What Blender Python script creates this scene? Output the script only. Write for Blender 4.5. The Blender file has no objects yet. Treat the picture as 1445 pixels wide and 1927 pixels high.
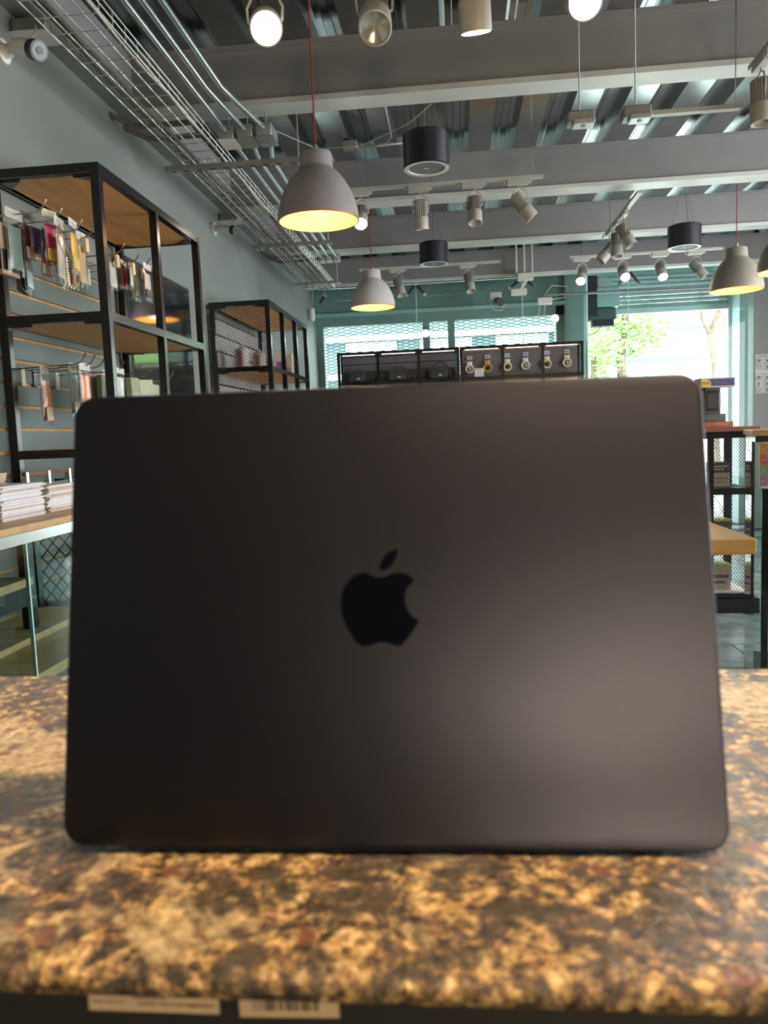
import bpy, bmesh, math, random
from mathutils import Vector, Matrix

random.seed(7)
scene = bpy.context.scene
col = scene.collection

# ------------------------------------------------------------------ camera
CAM_H = 1.17
YAW, PITCH, ROLL = (math.radians(a) for a in (5.65, 5.75, -2.32))
fwd = Vector((-math.sin(YAW) * math.cos(PITCH), math.cos(YAW) * math.cos(PITCH), -math.sin(PITCH)))
rgt = Vector((math.cos(YAW), math.sin(YAW), 0))
upv = rgt.cross(fwd)
r2 = math.cos(ROLL) * rgt + math.sin(ROLL) * upv
u2 = -math.sin(ROLL) * rgt + math.cos(ROLL) * upv
cam_data = bpy.data.cameras.new('camera')
cam = bpy.data.objects.new('camera', cam_data)
col.objects.link(cam)
cam.matrix_world = Matrix(((r2.x, u2.x, -fwd.x, 0), (r2.y, u2.y, -fwd.y, 0), (r2.z, u2.z, -fwd.z, CAM_H), (0, 0, 0, 1)))
cam_data.sensor_fit = 'HORIZONTAL'
cam_data.sensor_width = 36.0
cam_data.lens = 36.0 * 1447.0 / 1445.0
cam_data.clip_start = 0.02
cam_data.dof.use_dof = True
cam_data.dof.focus_distance = 3.2
cam_data.dof.aperture_fstop = 15.0
scene.camera = cam

# ------------------------------------------------------------------ render look
scene.view_settings.view_transform = 'Standard'
scene.view_settings.look = 'None'
scene.view_settings.gamma = 1.0
scene.view_settings.use_curve_mapping = False
scene.view_settings.exposure = 0.2
try:
    scene.cycles.use_denoising = True
    scene.cycles.max_bounces = 10
    scene.cycles.transparent_max_bounces = 24
    scene.cycles.caustics_reflective = False
    scene.cycles.caustics_refractive = False
    scene.cycles.sample_clamp_indirect = 6.0
    scene.cycles.sample_clamp_direct = 0.0
except Exception:
    pass

# ------------------------------------------------------------------ world: hazy bright day
ADDED_LAMP = 75.0  # glow of the table lamps added behind the viewer
SKY_STRENGTH = 9.5
world = bpy.data.worlds.new('sky')
scene.world = world
world.use_nodes = True
bg = world.node_tree.nodes['Background']
bg.inputs['Color'].default_value = (1.0, 0.99, 0.975, 1)
bg.inputs['Strength'].default_value = SKY_STRENGTH

sun_d = bpy.data.lights.new('sun', 'SUN')
sun_d.energy = 12.0
sun_d.angle = math.radians(3)
sun_d.color = (1.0, 0.95, 0.86)
sun = bpy.data.objects.new('sun', sun_d)
col.objects.link(sun)
sun.rotation_euler = (math.radians(28), math.radians(8), 0)


def portal(name, loc, rot, sx, sy):
    d = bpy.data.lights.new(name, 'AREA')
    d.shape = 'RECTANGLE'
    d.size = sx
    d.size_y = sy
    d.cycles.is_portal = True
    o = bpy.data.objects.new(name, d)
    col.objects.link(o)
    o.location = loc
    o.rotation_euler = rot
    return o


portal('daylight_portal', (-0.18, 9.35, 1.25), (math.radians(-90), 0, 0), 2.8, 2.45)
portal('daylight_portal', (2.3, 9.45, 1.3), (math.radians(-90), 0, 0), 1.75, 2.6)
portal('daylight_portal', (4.62, 3.9, 1.5), (0, math.radians(90), 0), 2.5, 4.6)  # serves the window added in the right wall


# ------------------------------------------------------------------ materials
MATS = {}


def mat(name, color, rough=0.5, metal=0.0, var=0.0, scale=8.0, bump=0.0, bscale=None, coat=0.0, stretch=None,
        emit=None, estr=0.0, spec=None, color2=None, sheen=0.0, detail=4.0, obj_coord=True):
    if name in MATS:
        return MATS[name]
    m = bpy.data.materials.new(name)
    m.use_nodes = True
    nt = m.node_tree
    b = nt.nodes['Principled BSDF']
    b.inputs['Base Color'].default_value = (*color, 1)
    b.inputs['Roughness'].default_value = rough
    b.inputs['Metallic'].default_value = metal
    if spec is not None:
        b.inputs['Specular IOR Level'].default_value = spec
    if coat:
        b.inputs['Coat Weight'].default_value = coat
        b.inputs['Coat Roughness'].default_value = 0.06
    if sheen:
        b.inputs['Sheen Weight'].default_value = sheen
    if emit:
        b.inputs['Emission Color'].default_value = (*emit, 1)
        b.inputs['Emission Strength'].default_value = estr
    if var or bump:
        tc = nt.nodes.new('ShaderNodeTexCoord')
        mp = nt.nodes.new('ShaderNodeMapping')
        nt.links.new(tc.outputs['Object'], mp.inputs['Vector'])
        if stretch:
            mp.inputs['Scale'].default_value = stretch
        nz = nt.nodes.new('ShaderNodeTexNoise')
        nz.inputs['Scale'].default_value = scale
        nz.inputs['Detail'].default_value = detail
        nt.links.new(mp.outputs['Vector'], nz.inputs['Vector'])
        if var:
            rp = nt.nodes.new('ShaderNodeValToRGB')
            c2 = color2 or tuple(max(0, c * (1 - var)) for c in color)
            c1 = color if color2 else tuple(min(1, c * (1 + var)) for c in color)
            rp.color_ramp.elements[0].position = 0.32
            rp.color_ramp.elements[1].position = 0.68
            rp.color_ramp.elements[0].color = (*c2, 1)
            rp.color_ramp.elements[1].color = (*c1, 1)
            nt.links.new(nz.outputs['Fac'], rp.inputs['Fac'])
            nt.links.new(rp.outputs['Color'], b.inputs['Base Color'])
        if bump:
            bp = nt.nodes.new('ShaderNodeBump')
            bp.inputs['Strength'].default_value = bump
            bp.inputs['Distance'].default_value = 0.01
            if bscale:
                n2 = nt.nodes.new('ShaderNodeTexNoise')
                n2.inputs['Scale'].default_value = bscale
                n2.inputs['Detail'].default_value = 5
                nt.links.new(mp.outputs['Vector'], n2.inputs['Vector'])
                nt.links.new(n2.outputs['Fac'], bp.inputs['Height'])
            else:
                nt.links.new(nz.outputs['Fac'], bp.inputs['Height'])
            nt.links.new(bp.outputs['Normal'], b.inputs['Normal'])
    MATS[name] = m
    return m


def glass_mat(name, tint, refl=1.0, rough=0.0):
    """Thin clear sheet: tinted see-through plus a Fresnel mirror."""
    m = bpy.data.materials.new(name)
    m.use_nodes = True
    nt = m.node_tree
    for n in list(nt.nodes):
        nt.nodes.remove(n)
    out = nt.nodes.new('ShaderNodeOutputMaterial')
    tr = nt.nodes.new('ShaderNodeBsdfTransparent')
    tr.inputs['Color'].default_value = (*tint, 1)
    gl = nt.nodes.new('ShaderNodeBsdfGlossy')
    gl.inputs['Roughness'].default_value = rough
    gl.inputs['Color'].default_value = (refl, refl, refl, 1)
    fr = nt.nodes.new('ShaderNodeFresnel')
    fr.inputs['IOR'].default_value = 1.45
    mx = nt.nodes.new('ShaderNodeMixShader')
    ge = nt.nodes.new('ShaderNodeNewGeometry')
    sb = nt.nodes.new('ShaderNodeMath')          # the sheet mirrors once, at its front face
    sb.operation = 'SUBTRACT'
    sb.inputs[0].default_value = 1.0
    nt.links.new(ge.outputs['Backfacing'], sb.inputs[1])
    mu = nt.nodes.new('ShaderNodeMath')
    mu.operation = 'MULTIPLY'
    nt.links.new(fr.outputs[0], mu.inputs[0])
    nt.links.new(sb.outputs[0], mu.inputs[1])
    nt.links.new(mu.outputs[0], mx.inputs[0])
    nt.links.new(tr.outputs[0], mx.inputs[1])
    nt.links.new(gl.outputs[0], mx.inputs[2])
    nt.links.new(mx.outputs[0], out.inputs['Surface'])
    MATS[name] = m
    return m


def wood_mat(name, c1, c2, scale=(1.2, 14, 14), rough=0.45):
    return mat(name, c1, rough, var=0.3, color2=c2, scale=2.2, stretch=scale, bump=0.04, detail=6)


def granite_mat():
    m = bpy.data.materials.new('granite')
    m.use_nodes = True
    nt = m.node_tree
    b = nt.nodes['Principled BSDF']
    tc = nt.nodes.new('ShaderNodeTexCoord')

    def noise(s, d=5.0, rough=0.6, dist=0.0):
        n = nt.nodes.new('ShaderNodeTexNoise')
        n.inputs['Scale'].default_value = s
        n.inputs['Detail'].default_value = d
        n.inputs['Roughness'].default_value = rough
        n.inputs['Distortion'].default_value = dist
        nt.links.new(tc.outputs['Object'], n.inputs['Vector'])
        return n

    def ramp(src, stops):
        r = nt.nodes.new('ShaderNodeValToRGB')
        while len(r.color_ramp.elements) < len(stops):
            r.color_ramp.elements.new(0.5)
        for e, (p, c) in zip(r.color_ramp.elements, stops):
            e.position = p
            e.color = (*c, 1)
        nt.links.new(src, r.inputs['Fac'])
        return r

    def mix(fac, a, bb):
        x = nt.nodes.new('ShaderNodeMix')
        x.data_type = 'RGBA'
        nt.links.new(fac, x.inputs[0])
        nt.links.new(a, x.inputs[6])
        nt.links.new(bb, x.inputs[7])
        return x.outputs[2]

    fine = noise(160, 7, 0.72)
    big = noise(34, 6, 0.68, 0.8)
    base = ramp(fine.outputs['Fac'], [(0.38, (0.022, 0.014, 0.008)), (0.46, (0.15, 0.092, 0.042)), (0.54, (0.52, 0.33, 0.13)), (0.63, (0.88, 0.66, 0.36))])
    dark = ramp(fine.outputs['Fac'], [(0.38, (0.018, 0.014, 0.010)), (0.55, (0.085, 0.062, 0.040)), (0.70, (0.30, 0.21, 0.11))])
    f1 = ramp(big.outputs['Fac'], [(0.46, (1, 1, 1)), (0.57, (0, 0, 0))])
    c = mix(f1.outputs['Color'], base.outputs['Color'], dark.outputs['Color'])
    # cream veins
    vein = noise(9, 4, 0.6, 1.5)
    f3 = ramp(vein.outputs['Fac'], [(0.56, (0, 0, 0)), (0.64, (0.75, 0.75, 0.75))])
    cream = ramp(fine.outputs['Fac'], [(0.35, (0.34, 0.22, 0.10)), (0.6, (0.84, 0.66, 0.40))])
    c = mix(f3.outputs['Color'], c, cream.outputs['Color'])
    # reddish pebbles
    vo = nt.nodes.new('ShaderNodeTexVoronoi')
    vo.inputs['Scale'].default_value = 58
    wn = noise(70, 3, 0.6)
    wv = nt.nodes.new('ShaderNodeVectorMath')
    wv.operation = 'MULTIPLY_ADD'
    wv.inputs[1].default_value = (0.022, 0.022, 0.022)
    nt.links.new(wn.outputs['Color'], wv.inputs[0])
    nt.links.new(tc.outputs['Object'], wv.inputs[2])
    nt.links.new(wv.outputs['Vector'], vo.inputs['Vector'])
    sel = nt.nodes.new('ShaderNodeSeparateColor')
    nt.links.new(vo.outputs['Color'], sel.inputs['Color'])
    f4 = ramp(sel.outputs['Red'], [(0.82, (0, 0, 0)), (0.84, (0.9, 0.9, 0.9))])
    f5 = ramp(vo.outputs['Distance'], [(0.22, (1, 1, 1)), (0.40, (0, 0, 0))])
    ml = nt.nodes.new('ShaderNodeMath')
    ml.operation = 'MULTIPLY'
    nt.links.new(f4.outputs['Color'], ml.inputs[0])
    nt.links.new(f5.outputs['Color'], ml.inputs[1])
    red = nt.nodes.new('ShaderNodeRGB')
    red.outputs[0].default_value = (0.17, 0.060, 0.038, 1)
    c = mix(ml.outputs[0], c, red.outputs[0])
    nt.links.new(c, b.inputs['Base Color'])
    b.inputs['Roughness'].default_value = 0.16
    b.inputs['Coat Weight'].default_value = 0.35
    b.inputs['Coat Roughness'].default_value = 0.16
    bn = noise(240, 5, 0.7)
    bp = nt.nodes.new('ShaderNodeBump')
    bp.inputs['Strength'].default_value = 0.75
    bp.inputs['Distance'].default_value = 0.003
    nt.links.new(bn.outputs['Fac'], bp.inputs['Height'])
    nt.links.new(bp.outputs['Normal'], b.inputs['Normal'])
    nt.links.new(bp.outputs['Normal'], b.inputs['Coat Normal'])
    MATS['granite'] = m
    return m


granite = granite_mat()
m_wall = mat('wall_paint', (0.225, 0.252, 0.246), 0.42, var=0.05, scale=3, bump=0.03, bscale=60)
m_beam = mat('beam_paint', (0.262, 0.267, 0.282), 0.42, var=0.05, scale=5)
m_flange = mat('flange_paint', (0.62, 0.65, 0.63), 0.45, var=0.06, scale=6)
m_teal = mat('teal_paint', (0.27, 0.33, 0.325), 0.4, var=0.06, scale=4)
m_teal2 = mat('pale_teal_paint', (0.45, 0.60, 0.60), 0.4, var=0.05, scale=4)
m_deck = mat('galvanised_deck', (0.42, 0.45, 0.46), 0.24, 1.0, var=0.10, scale=10)
m_dark = mat('back_wall_paint', (0.05, 0.055, 0.068), 0.6, var=0.1, scale=3)
m_black = mat('black_steel', (0.010, 0.009, 0.010), 0.20, 0.0, var=0.2, scale=20)
m_blackmat = mat('black_matte', (0.015, 0.015, 0.017), 0.55, var=0.1, scale=10)
m_slate = mat('slate_tile', (0.21, 0.25, 0.255), 0.2, var=0.35, scale=6, bump=0.25, bscale=12)
m_grout = mat('grout', (0.04, 0.045, 0.045), 0.8, var=0.1)
m_wood = wood_mat('oak_board', (0.80, 0.45, 0.16), (0.62, 0.31, 0.095), (14, 1.2, 14))
m_wood2 = wood_mat('pale_wood', (0.62, 0.42, 0.21), (0.50, 0.31, 0.14))
m_woodt = wood_mat('table_wood', (0.52, 0.29, 0.085), (0.40, 0.20, 0.05))
m_woodr = wood_mat('red_wood', (0.25, 0.085, 0.04), (0.16, 0.05, 0.025))
m_slat = mat('slat_board', (0.125, 0.160, 0.167), 0.48, var=0.08, scale=5)
m_slatdark = mat('slat_board_dark', (0.10, 0.10, 0.115), 0.45, var=0.08, scale=5)
m_groove = mat('raw_wood_groove', (0.46, 0.26, 0.10), 0.6, var=0.2, scale=20)
m_wire = mat('zinc_wire', (0.62, 0.62, 0.58), 0.32, 0.9, var=0.1, scale=30)
m_conduit = mat('zinc_conduit', (0.66, 0.74, 0.76), 0.24, 0.95, var=0.06, scale=10)
m_zinc = mat('zinc_box', (0.50, 0.52, 0.52), 0.4, 0.8, var=0.1, scale=14)
m_strut = mat('strut_channel', (0.30, 0.30, 0.29), 0.45, 0.6, var=0.1, scale=12)
m_shade = mat('grey_lamp_shade', (0.30, 0.285, 0.31), 0.6, var=0.06, scale=14)
m_shadel = mat('pale_lamp_shade', (0.62, 0.59, 0.62), 0.6, var=0.05, scale=14)
m_shadet = mat('taupe_lamp_shade', (0.33, 0.30, 0.26), 0.6, var=0.05, scale=14)
m_shadein = mat('lamp_lining', (0.92, 0.62, 0.20), 0.5, var=0.03, scale=5)
m_rim = mat('copper_rim', (0.50, 0.22, 0.10), 0.4, 0.3, var=0.05)
m_redcord = mat('red_fabric_cord', (0.32, 0.035, 0.025), 0.8, var=0.2, scale=200)
m_speaker = mat('speaker_black', (0.012, 0.013, 0.022), 0.38, var=0.1, scale=12)
m_spkring = mat('speaker_ring', (0.72, 0.74, 0.74), 0.4, var=0.03)
m_grille = mat('speaker_grille', (0.22, 0.23, 0.24), 0.6, 0.3, var=0.2, scale=400)
m_track = mat('track_grey', (0.46, 0.46, 0.43), 0.45, var=0.06, scale=10)
m_head = mat('spot_head_grey', (0.33, 0.32, 0.30), 0.42, 0.2, var=0.08, scale=14)
m_snoot = mat('spot_snoot', (0.52, 0.50, 0.45), 0.45, 0.1, var=0.06, scale=14)
m_lens = mat('spot_lens', (0.75, 0.75, 0.74), 0.12, 0.6, var=0.1, scale=60)
m_lit = mat('lit_lens', (1, 0.95, 0.85), 0.4, emit=(1.0, 0.86, 0.66), estr=45.0)
m_bulb = mat('lit_bulb', (1, 0.9, 0.7), 0.4, emit=(1.0, 0.74, 0.36), estr=30.0)
m_led = mat('led_strip', (1, 1, 1), 0.4, emit=(0.95, 0.97, 1.0), estr=2.2)
m_white = mat('white_plastic', (0.72, 0.72, 0.69), 0.45, var=0.04, scale=12)
m_cream = mat('cream_block', (0.75, 0.58, 0.36), 0.6, var=0.1, scale=12)
m_cardb = mat('cardboard', (0.50, 0.37, 0.25), 0.75, var=0.1, scale=12)
m_paper = mat('white_paper', (0.80, 0.78, 0.84), 0.7, var=0.06, scale=40)
m_paperb = mat('beige_paper', (0.62, 0.50, 0.42), 0.7, var=0.12, scale=40)
m_label = mat('label_paper', (0.56, 0.44, 0.30), 0.65, var=0.06, scale=120)
m_ink = mat('grey_ink', (0.10, 0.075, 0.055), 0.7, var=0.1, scale=120)
m_inkl = mat('faded_ink', (0.30, 0.22, 0.15), 0.7, var=0.1, scale=120)
m_hook = mat('chrome_hook', (0.65, 0.64, 0.60), 0.2, 1.0, var=0.05, scale=20)
m_film = glass_mat('clear_film', (0.94, 0.95, 0.95), 1.0, 0.18)
m_glass = glass_mat('shop_glass', (0.88, 0.965, 0.965), 1.0)
m_glassc = glass_mat('clear_glass', (0.97, 0.98, 0.97), 1.0)
m_case = glass_mat('showcase_glass', (0.84, 0.93, 0.92), 1.0)
m_edge = mat('glass_edge', (0.62, 0.90, 0.92), 0.15, var=0.05, scale=20)
m_screen = mat('dark_screen', (0.012, 0.016, 0.018), 0.08, var=0.2, scale=2, coat=0.6)
m_camglass = mat('camera_glass', (0.05, 0.10, 0.11), 0.3, var=0.2, scale=60)
m_midnight = mat('midnight_aluminium', (0.042, 0.044, 0.060), 0.43, 1.0, var=0.02, scale=400)
m_mirror = mat('polished_logo', (0.006, 0.008, 0.018), 0.06, 0.6, var=0.02, scale=5)
m_hinge = mat('hinge_black', (0.003, 0.003, 0.003), 0.9, var=0.1)
m_key = mat('key_black', (0.012, 0.012, 0.013), 0.5, var=0.1)
m_fabric = mat('bag_fabric', (0.045, 0.045, 0.05), 0.8, var=0.3, scale=60, bump=0.2, bscale=300)
m_gold = mat('gold_metal', (0.75, 0.52, 0.22), 0.3, 0.9, var=0.25, scale=40)
m_pearl = mat('pale_gold', (0.78, 0.68, 0.52), 0.28, 0.5, var=0.15, scale=40)
m_bluetag = mat('pale_blue_tag', (0.42, 0.50, 0.66), 0.6, var=0.05, scale=30)
m_cable = mat('grey_cable', (0.16, 0.15, 0.13), 0.6, var=0.15, scale=30)
m_cablew = mat('white_cable', (0.6, 0.6, 0.55), 0.5, var=0.05, scale=30)
m_leaf = mat('leaf_green', (0.22, 0.40, 0.09), 0.5, var=0.4, scale=4)
m_bark = mat('bark', (0.16, 0.12, 0.09), 0.9, var=0.3, scale=14, bump=0.5)
m_street = mat('street_concrete', (0.55, 0.56, 0.55), 0.8, var=0.08, scale=1.5)
m_facade = mat('pale_facade', (0.085, 0.135, 0.14), 0.7, var=0.04, scale=1.0)
m_facadew = mat('white_facade', (0.85, 0.86, 0.86), 0.7, var=0.03, scale=1.0)
m_shutter = mat('shutter_slat', (0.60, 0.70, 0.70), 0.4, 0.3, var=0.06, scale=4)
m_mesh = mat('mesh_steel', (0.025, 0.024, 0.025), 0.45, 0.2, var=0.1, scale=50)
m_meshw = mat('grille_steel', (0.03, 0.05, 0.055), 0.5, 0.2, var=0.1, scale=50)


def cmat(c, rough=0.5):
    return mat('colour_%02d_%02d_%02d' % tuple(int(x * 99) for x in c), c, rough, var=0.12, scale=30)


# ------------------------------------------------------------------ mesh builder
class MB:
    def __init__(s):
        s.v, s.f = [], []

    def add(s, vs, fs):
        n = len(s.v)
        s.v += [tuple(p) for p in vs]
        s.f += [tuple(i + n for i in f) for f in fs]
        return s

    def box(s, x0, x1, y0, y1, z0, z1):
        vs = [(x, y, z) for z in (z0, z1) for y in (y0, y1) for x in (x0, x1)]
        return s.add(vs, [(0, 2, 3, 1), (4, 5, 7, 6), (0, 1, 5, 4), (2, 6, 7, 3), (0, 4, 6, 2), (1, 3, 7, 5)])

    def cbox(s, c, d):
        return s.box(c[0] - d[0] / 2, c[0] + d[0] / 2, c[1] - d[1] / 2, c[1] + d[1] / 2, c[2] - d[2] / 2, c[2] + d[2] / 2)

    def bar(s, p, q, w, h, up=(0, 0, 1)):
        p, q = Vector(p), Vector(q)
        d = (q - p).normalized()
        a = d.cross(Vector(up))
        if a.length < 1e-4:
            a = d.cross(Vector((1, 0, 0)))
        a.normalize()
        b = a.cross(d)
        vs = []
        for o in (p, q):
            for sb in (-1, 1):
                for sa in (-1, 1):
                    vs.append(o + a * sa * w / 2 + b * sb * h / 2)
        return s.add(vs, [(0, 1, 3, 2), (4, 6, 7, 5), (0, 4, 5, 1), (2, 3, 7, 6), (0, 2, 6, 4), (1, 5, 7, 3)])

    def tube(s, pts, r, n=8, cap=True, closed=False):
        pts = [Vector(p) for p in pts]
        rs = r if isinstance(r, (list, tuple)) else [r] * len(pts)
        rings = []
        prev = None
        for i, p in enumerate(pts):
            if closed:
                t = (pts[(i + 1) % len(pts)] - pts[i - 1]).normalized()
            elif i == 0:
                t = (pts[1] - p).normalized()
            elif i == len(pts) - 1:
                t = (p - pts[i - 1]).normalized()
            else:
                t = ((pts[i + 1] - p).normalized() + (p - pts[i - 1]).normalized())
                t = t.normalized() if t.length > 1e-6 else (pts[i + 1] - p).normalized()
            if prev is None:
                ref = Vector((0, 0, 1)) if abs(t.z) < 0.9 else Vector((1, 0, 0))
                a = t.cross(ref).normalized()
            else:
                a = (prev - t * prev.dot(t))
                a = a.normalized() if a.length > 1e-6 else t.orthogonal().normalized()
            prev = a
            b = t.cross(a)
            rings.append([p + a * rs[i] * math.cos(2 * math.pi * k / n) + b * rs[i] * math.sin(2 * math.pi * k / n) for k in range(n)])
        vs = [q for rg in rings for q in rg]
        fs = []
        m = len(rings)
        for i in range(m if closed else m - 1):
            j = (i + 1) % m
            for k in range(n):
                fs.append((i * n + k, i * n + (k + 1) % n, j * n + (k + 1) % n, j * n + k))
        if cap and not closed:
            fs.append(tuple(reversed(range(n))))
            fs.append(tuple((m - 1) * n + k for k in range(n)))
        return s.add(vs, fs)

    def lathe(s, prof, c=(0, 0, 0), n=32, cap=(False, False)):
        vs = []
        for (r, z) in prof:
            for k in range(n):
                a = 2 * math.pi * k / n
                vs.append((c[0] + r * math.cos(a), c[1] + r * math.sin(a), c[2] + z))
        fs = []
        for i in range(len(prof) - 1):
            for k in range(n):
                fs.append((i * n + k, i * n + (k + 1) % n, (i + 1) * n + (k + 1) % n, (i + 1) * n + k))
        if cap[0]:
            fs.append(tuple(reversed(range(n))))
        if cap[1]:
            fs.append(tuple((len(prof) - 1) * n + k for k in range(n)))
        return s.add(vs, fs)

    def prism(s, poly, fn, d0, d1):
        """poly: 2-D points counter-clockwise; fn(u, v, d) -> 3-D point"""
        n = len(poly)
        vs = [fn(u, v, d0) for u, v in poly] + [fn(u, v, d1) for u, v in poly]
        fs = [tuple(reversed(range(n))), tuple(range(n, 2 * n))]
        for i in range(n):
            j = (i + 1) % n
            fs.append((i, j, n + j, n + i))
        return s.add(vs, fs)

    def pillow(s, c, w, h, t, n=6, axis='y'):
        """Soft lens-shaped packet; w across, h tall, t thick"""
        vs, fs = [], []
        for side in (1, -1):
            b0 = len(vs)
            for i in range(n + 1):
                for j in range(n + 1):
                    a, b = -1 + 2 * i / n, -1 + 2 * j / n
                    d = side * t / 2 * ((1 - a ** 4) * (1 - b ** 4)) ** 0.5
                    d += random.uniform(-0.12, 0.12) * t * (1 if abs(a) < 0.99 and abs(b) < 0.99 else 0)
                    if axis == 'y':
                        vs.append((c[0] + d, c[1] + a * w / 2, c[2] + b * h / 2))
                    else:
                        vs.append((c[0] + a * w / 2, c[1] + d, c[2] + b * h / 2))
            for i in range(n):
                for j in range(n):
                    q = [b0 + i * (n + 1) + j, b0 + (i + 1) * (n + 1) + j, b0 + (i + 1) * (n + 1) + j + 1, b0 + i * (n + 1) + j + 1]
                    fs.append(tuple(q if side == 1 else q[::-1]))
        return s.add(vs, fs)

    def mesh(s, name, mt, smooth=True, off=(0, 0, 0)):
        me = bpy.data.meshes.new(name)
        me.from_pydata([(a - off[0], b - off[1], c - off[2]) for a, b, c in s.v], [], s.f)
        me.materials.append(mt)
        if smooth:
            me.polygons.foreach_set('use_smooth', [True] * len(me.polygons))
            me.set_sharp_from_angle(angle=math.radians(38))
        me.update()
        return me

    def build(s, name, mt, parent=None, smooth=True, bevel=0.0):
        off = (0, 0, 0)
        p = parent
        while p is not None:
            off = tuple(a + b for a, b in zip(off, p.location))
            p = p.parent
        o = bpy.data.objects.new(name, s.mesh(name, mt, smooth, off))
        col.objects.link(o)
        o.parent = parent
        if bevel:
            md = o.modifiers.new('bevel', 'BEVEL')
            md.width = bevel
            md.segments = 2
            md.limit_method = 'ANGLE'
        return o


def thing(name, label, cat, loc=(0, 0, 0), group=None):
    o = bpy.data.objects.new(name, None)
    o.empty_display_size = 0.05
    col.objects.link(o)
    o.location = loc
    o['label'] = label
    o['category'] = cat
    if group:
        o['group'] = group
    return o


def tag(o, label, cat, group=None):
    o['label'] = label
    o['category'] = cat
    if group:
        o['group'] = group
    return o


def struct(o):
    o['kind'] = 'structure'
    return o


def stuff(o):
    o['kind'] = 'stuff'
    return o


def share(name, me, loc, parent=None, rot=None):
    o = bpy.data.objects.new(name, me)
    col.objects.link(o)
    o.parent = parent
    o.location = loc
    if rot is not None:
        o.rotation_euler = rot
    return o


def text(body, name, parent, loc, size, mt, rot, align='CENTER', extrude=0.0003):
    cu = bpy.data.curves.new(name, 'FONT')
    cu.body = body
    cu.size = size
    cu.align_x = align
    cu.align_y = 'CENTER'
    cu.extrude = extrude
    cu.resolution_u = 3
    cu.materials.append(mt)
    tmp = bpy.data.objects.new(name, cu)
    col.objects.link(tmp)
    dg = bpy.context.evaluated_depsgraph_get()
    me = bpy.data.meshes.new_from_object(tmp.evaluated_get(dg))
    if not me.materials:
        me.materials.append(mt)
    bpy.data.objects.remove(tmp)
    o = bpy.data.objects.new(name, me)
    col.objects.link(o)
    off = Vector((0, 0, 0))
    p = parent
    while p is not None:
        off += p.location
        p = p.parent
    o.parent = parent
    o.location = Vector(loc) - off
    o.rotation_euler = rot
    return o


def expanded(mb, origin, ux, uz, w, h, cw, ch, t=0.0022, depth=0.002, flat=0.0):
    """Diamond (flat=0) or hexagonal expanded-metal strands over a w x h rectangle."""
    ux, uz = Vector(ux), Vector(uz)
    nv = ux.cross(uz)
    nx = max(2, int(w / (cw / 2)))
    step = w / nx
    nz = max(1, round(h / ch))
    ch = h / nz
    for r in range(nz):
        for odd in (0, 1):
            a = []
            for i in range(nx + 1):
                zz = r * ch + (ch / 2) * (i % 2) if odd == 0 else (r + 1) * ch - (ch / 2) * (i % 2)
                for e in ((-flat, flat) if flat else (0,)):
                    a.append(Vector(origin) + ux * min(max(step * (i + e), 0), w) + uz * zz)
            vs, fs = [], []
            for i, p in enumerate(a):
                vs += [p - uz * t - nv * depth, p + uz * t - nv * depth, p + uz * t + nv * depth, p - uz * t + nv * depth]
                if i:
                    k = 4 * i
                    for q in range(4):
                        fs.append((k - 4 + q, k - 4 + (q + 1) % 4, k + (q + 1) % 4, k + q))
            mb.add(vs, fs)
    return mb


def rounded(w, h, r, n=8):
    pts = []
    for cx, cy, a0 in ((w - r, r, -90), (w - r, h - r, 0), (r, h - r, 90), (r, r, 180)):
        for k in range(n + 1):
            a = math.radians(a0 + 90 * k / n)
            pts.append((cx + r * math.cos(a), cy + r * math.sin(a)))
    return pts


# ================================================================== STRUCTURE
XL, XR, YB, YF, ZC = -1.60, 4.5, -2.6, 8.75, 3.06
struct(MB().box(XL - 0.15, XL, YB, 9.3, 0, 3.3).build('wall_left', m_wall))
struct(MB().box(XL - 0.15, XR + 0.15, YB - 0.15, YB, 0, 3.3).build('wall_back', m_dark))
# unseen right wall; its long window is added to light the room
wr = struct(MB().box(XR, XR + 0.15, YB, 1.6, 0, 3.3).box(XR, XR + 0.15, 6.2, 9.3, 0, 3.3)
            .box(XR, XR + 0.15, 1.6, 6.2, 0, 0.25).box(XR, XR + 0.15, 1.6, 6.2, 2.75, 3.3).build('wall_right', m_wall))
wg = struct(MB().box(XR + 0.06, XR + 0.068, 1.6, 6.2, 0.25, 2.75).build('added_window', m_glassc))
# far wall: header, posts and column around the mesh windows and the doorway
fl = struct(MB().box(XL, 1.24, 9.02, 9.22, 2.58, 3.3).build('wall_far', m_teal))
struct(MB().box(XL, 1.24, 8.96, 9.22, 2.54, 2.58).build('trim_1', m_teal2))
struct(MB().box(XL, 1.24, 9.04, 9.22, 2.44, 2.54).build('trim_2', m_teal))
struct(MB().box(XL, -1.52, 9.04, 9.22, 0, 2.44).build('trim_3', m_teal))
struct(MB().box(-0.363, -0.283, 9.06, 9.2, 0, 2.44).build('trim_4', m_teal))
struct(MB().box(-0.074, 0.006, 9.06, 9.2, 0, 2.44).build('trim_5', m_teal))
struct(MB().box(1.152, 1.26, 9.04, 9.22, 0, 2.56).build('trim_6', m_teal))
struct(MB().box(1.24, 1.475, 8.96, 9.22, 0, 3.3).build('column_teal', m_teal))
struct(MB().box(3.14, 3.42, 9.0, 9.3, 0, 3.3).build('column_pale', m_teal2))
struct(MB().box(3.14, XR, 8.60, 8.74, 0, 3.3).build('wall_far_right', m_wall))
struct(MB().box(1.475, 3.14, 9.42, 9.55, 2.84, 3.3).build('trim_7', m_teal2))
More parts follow.
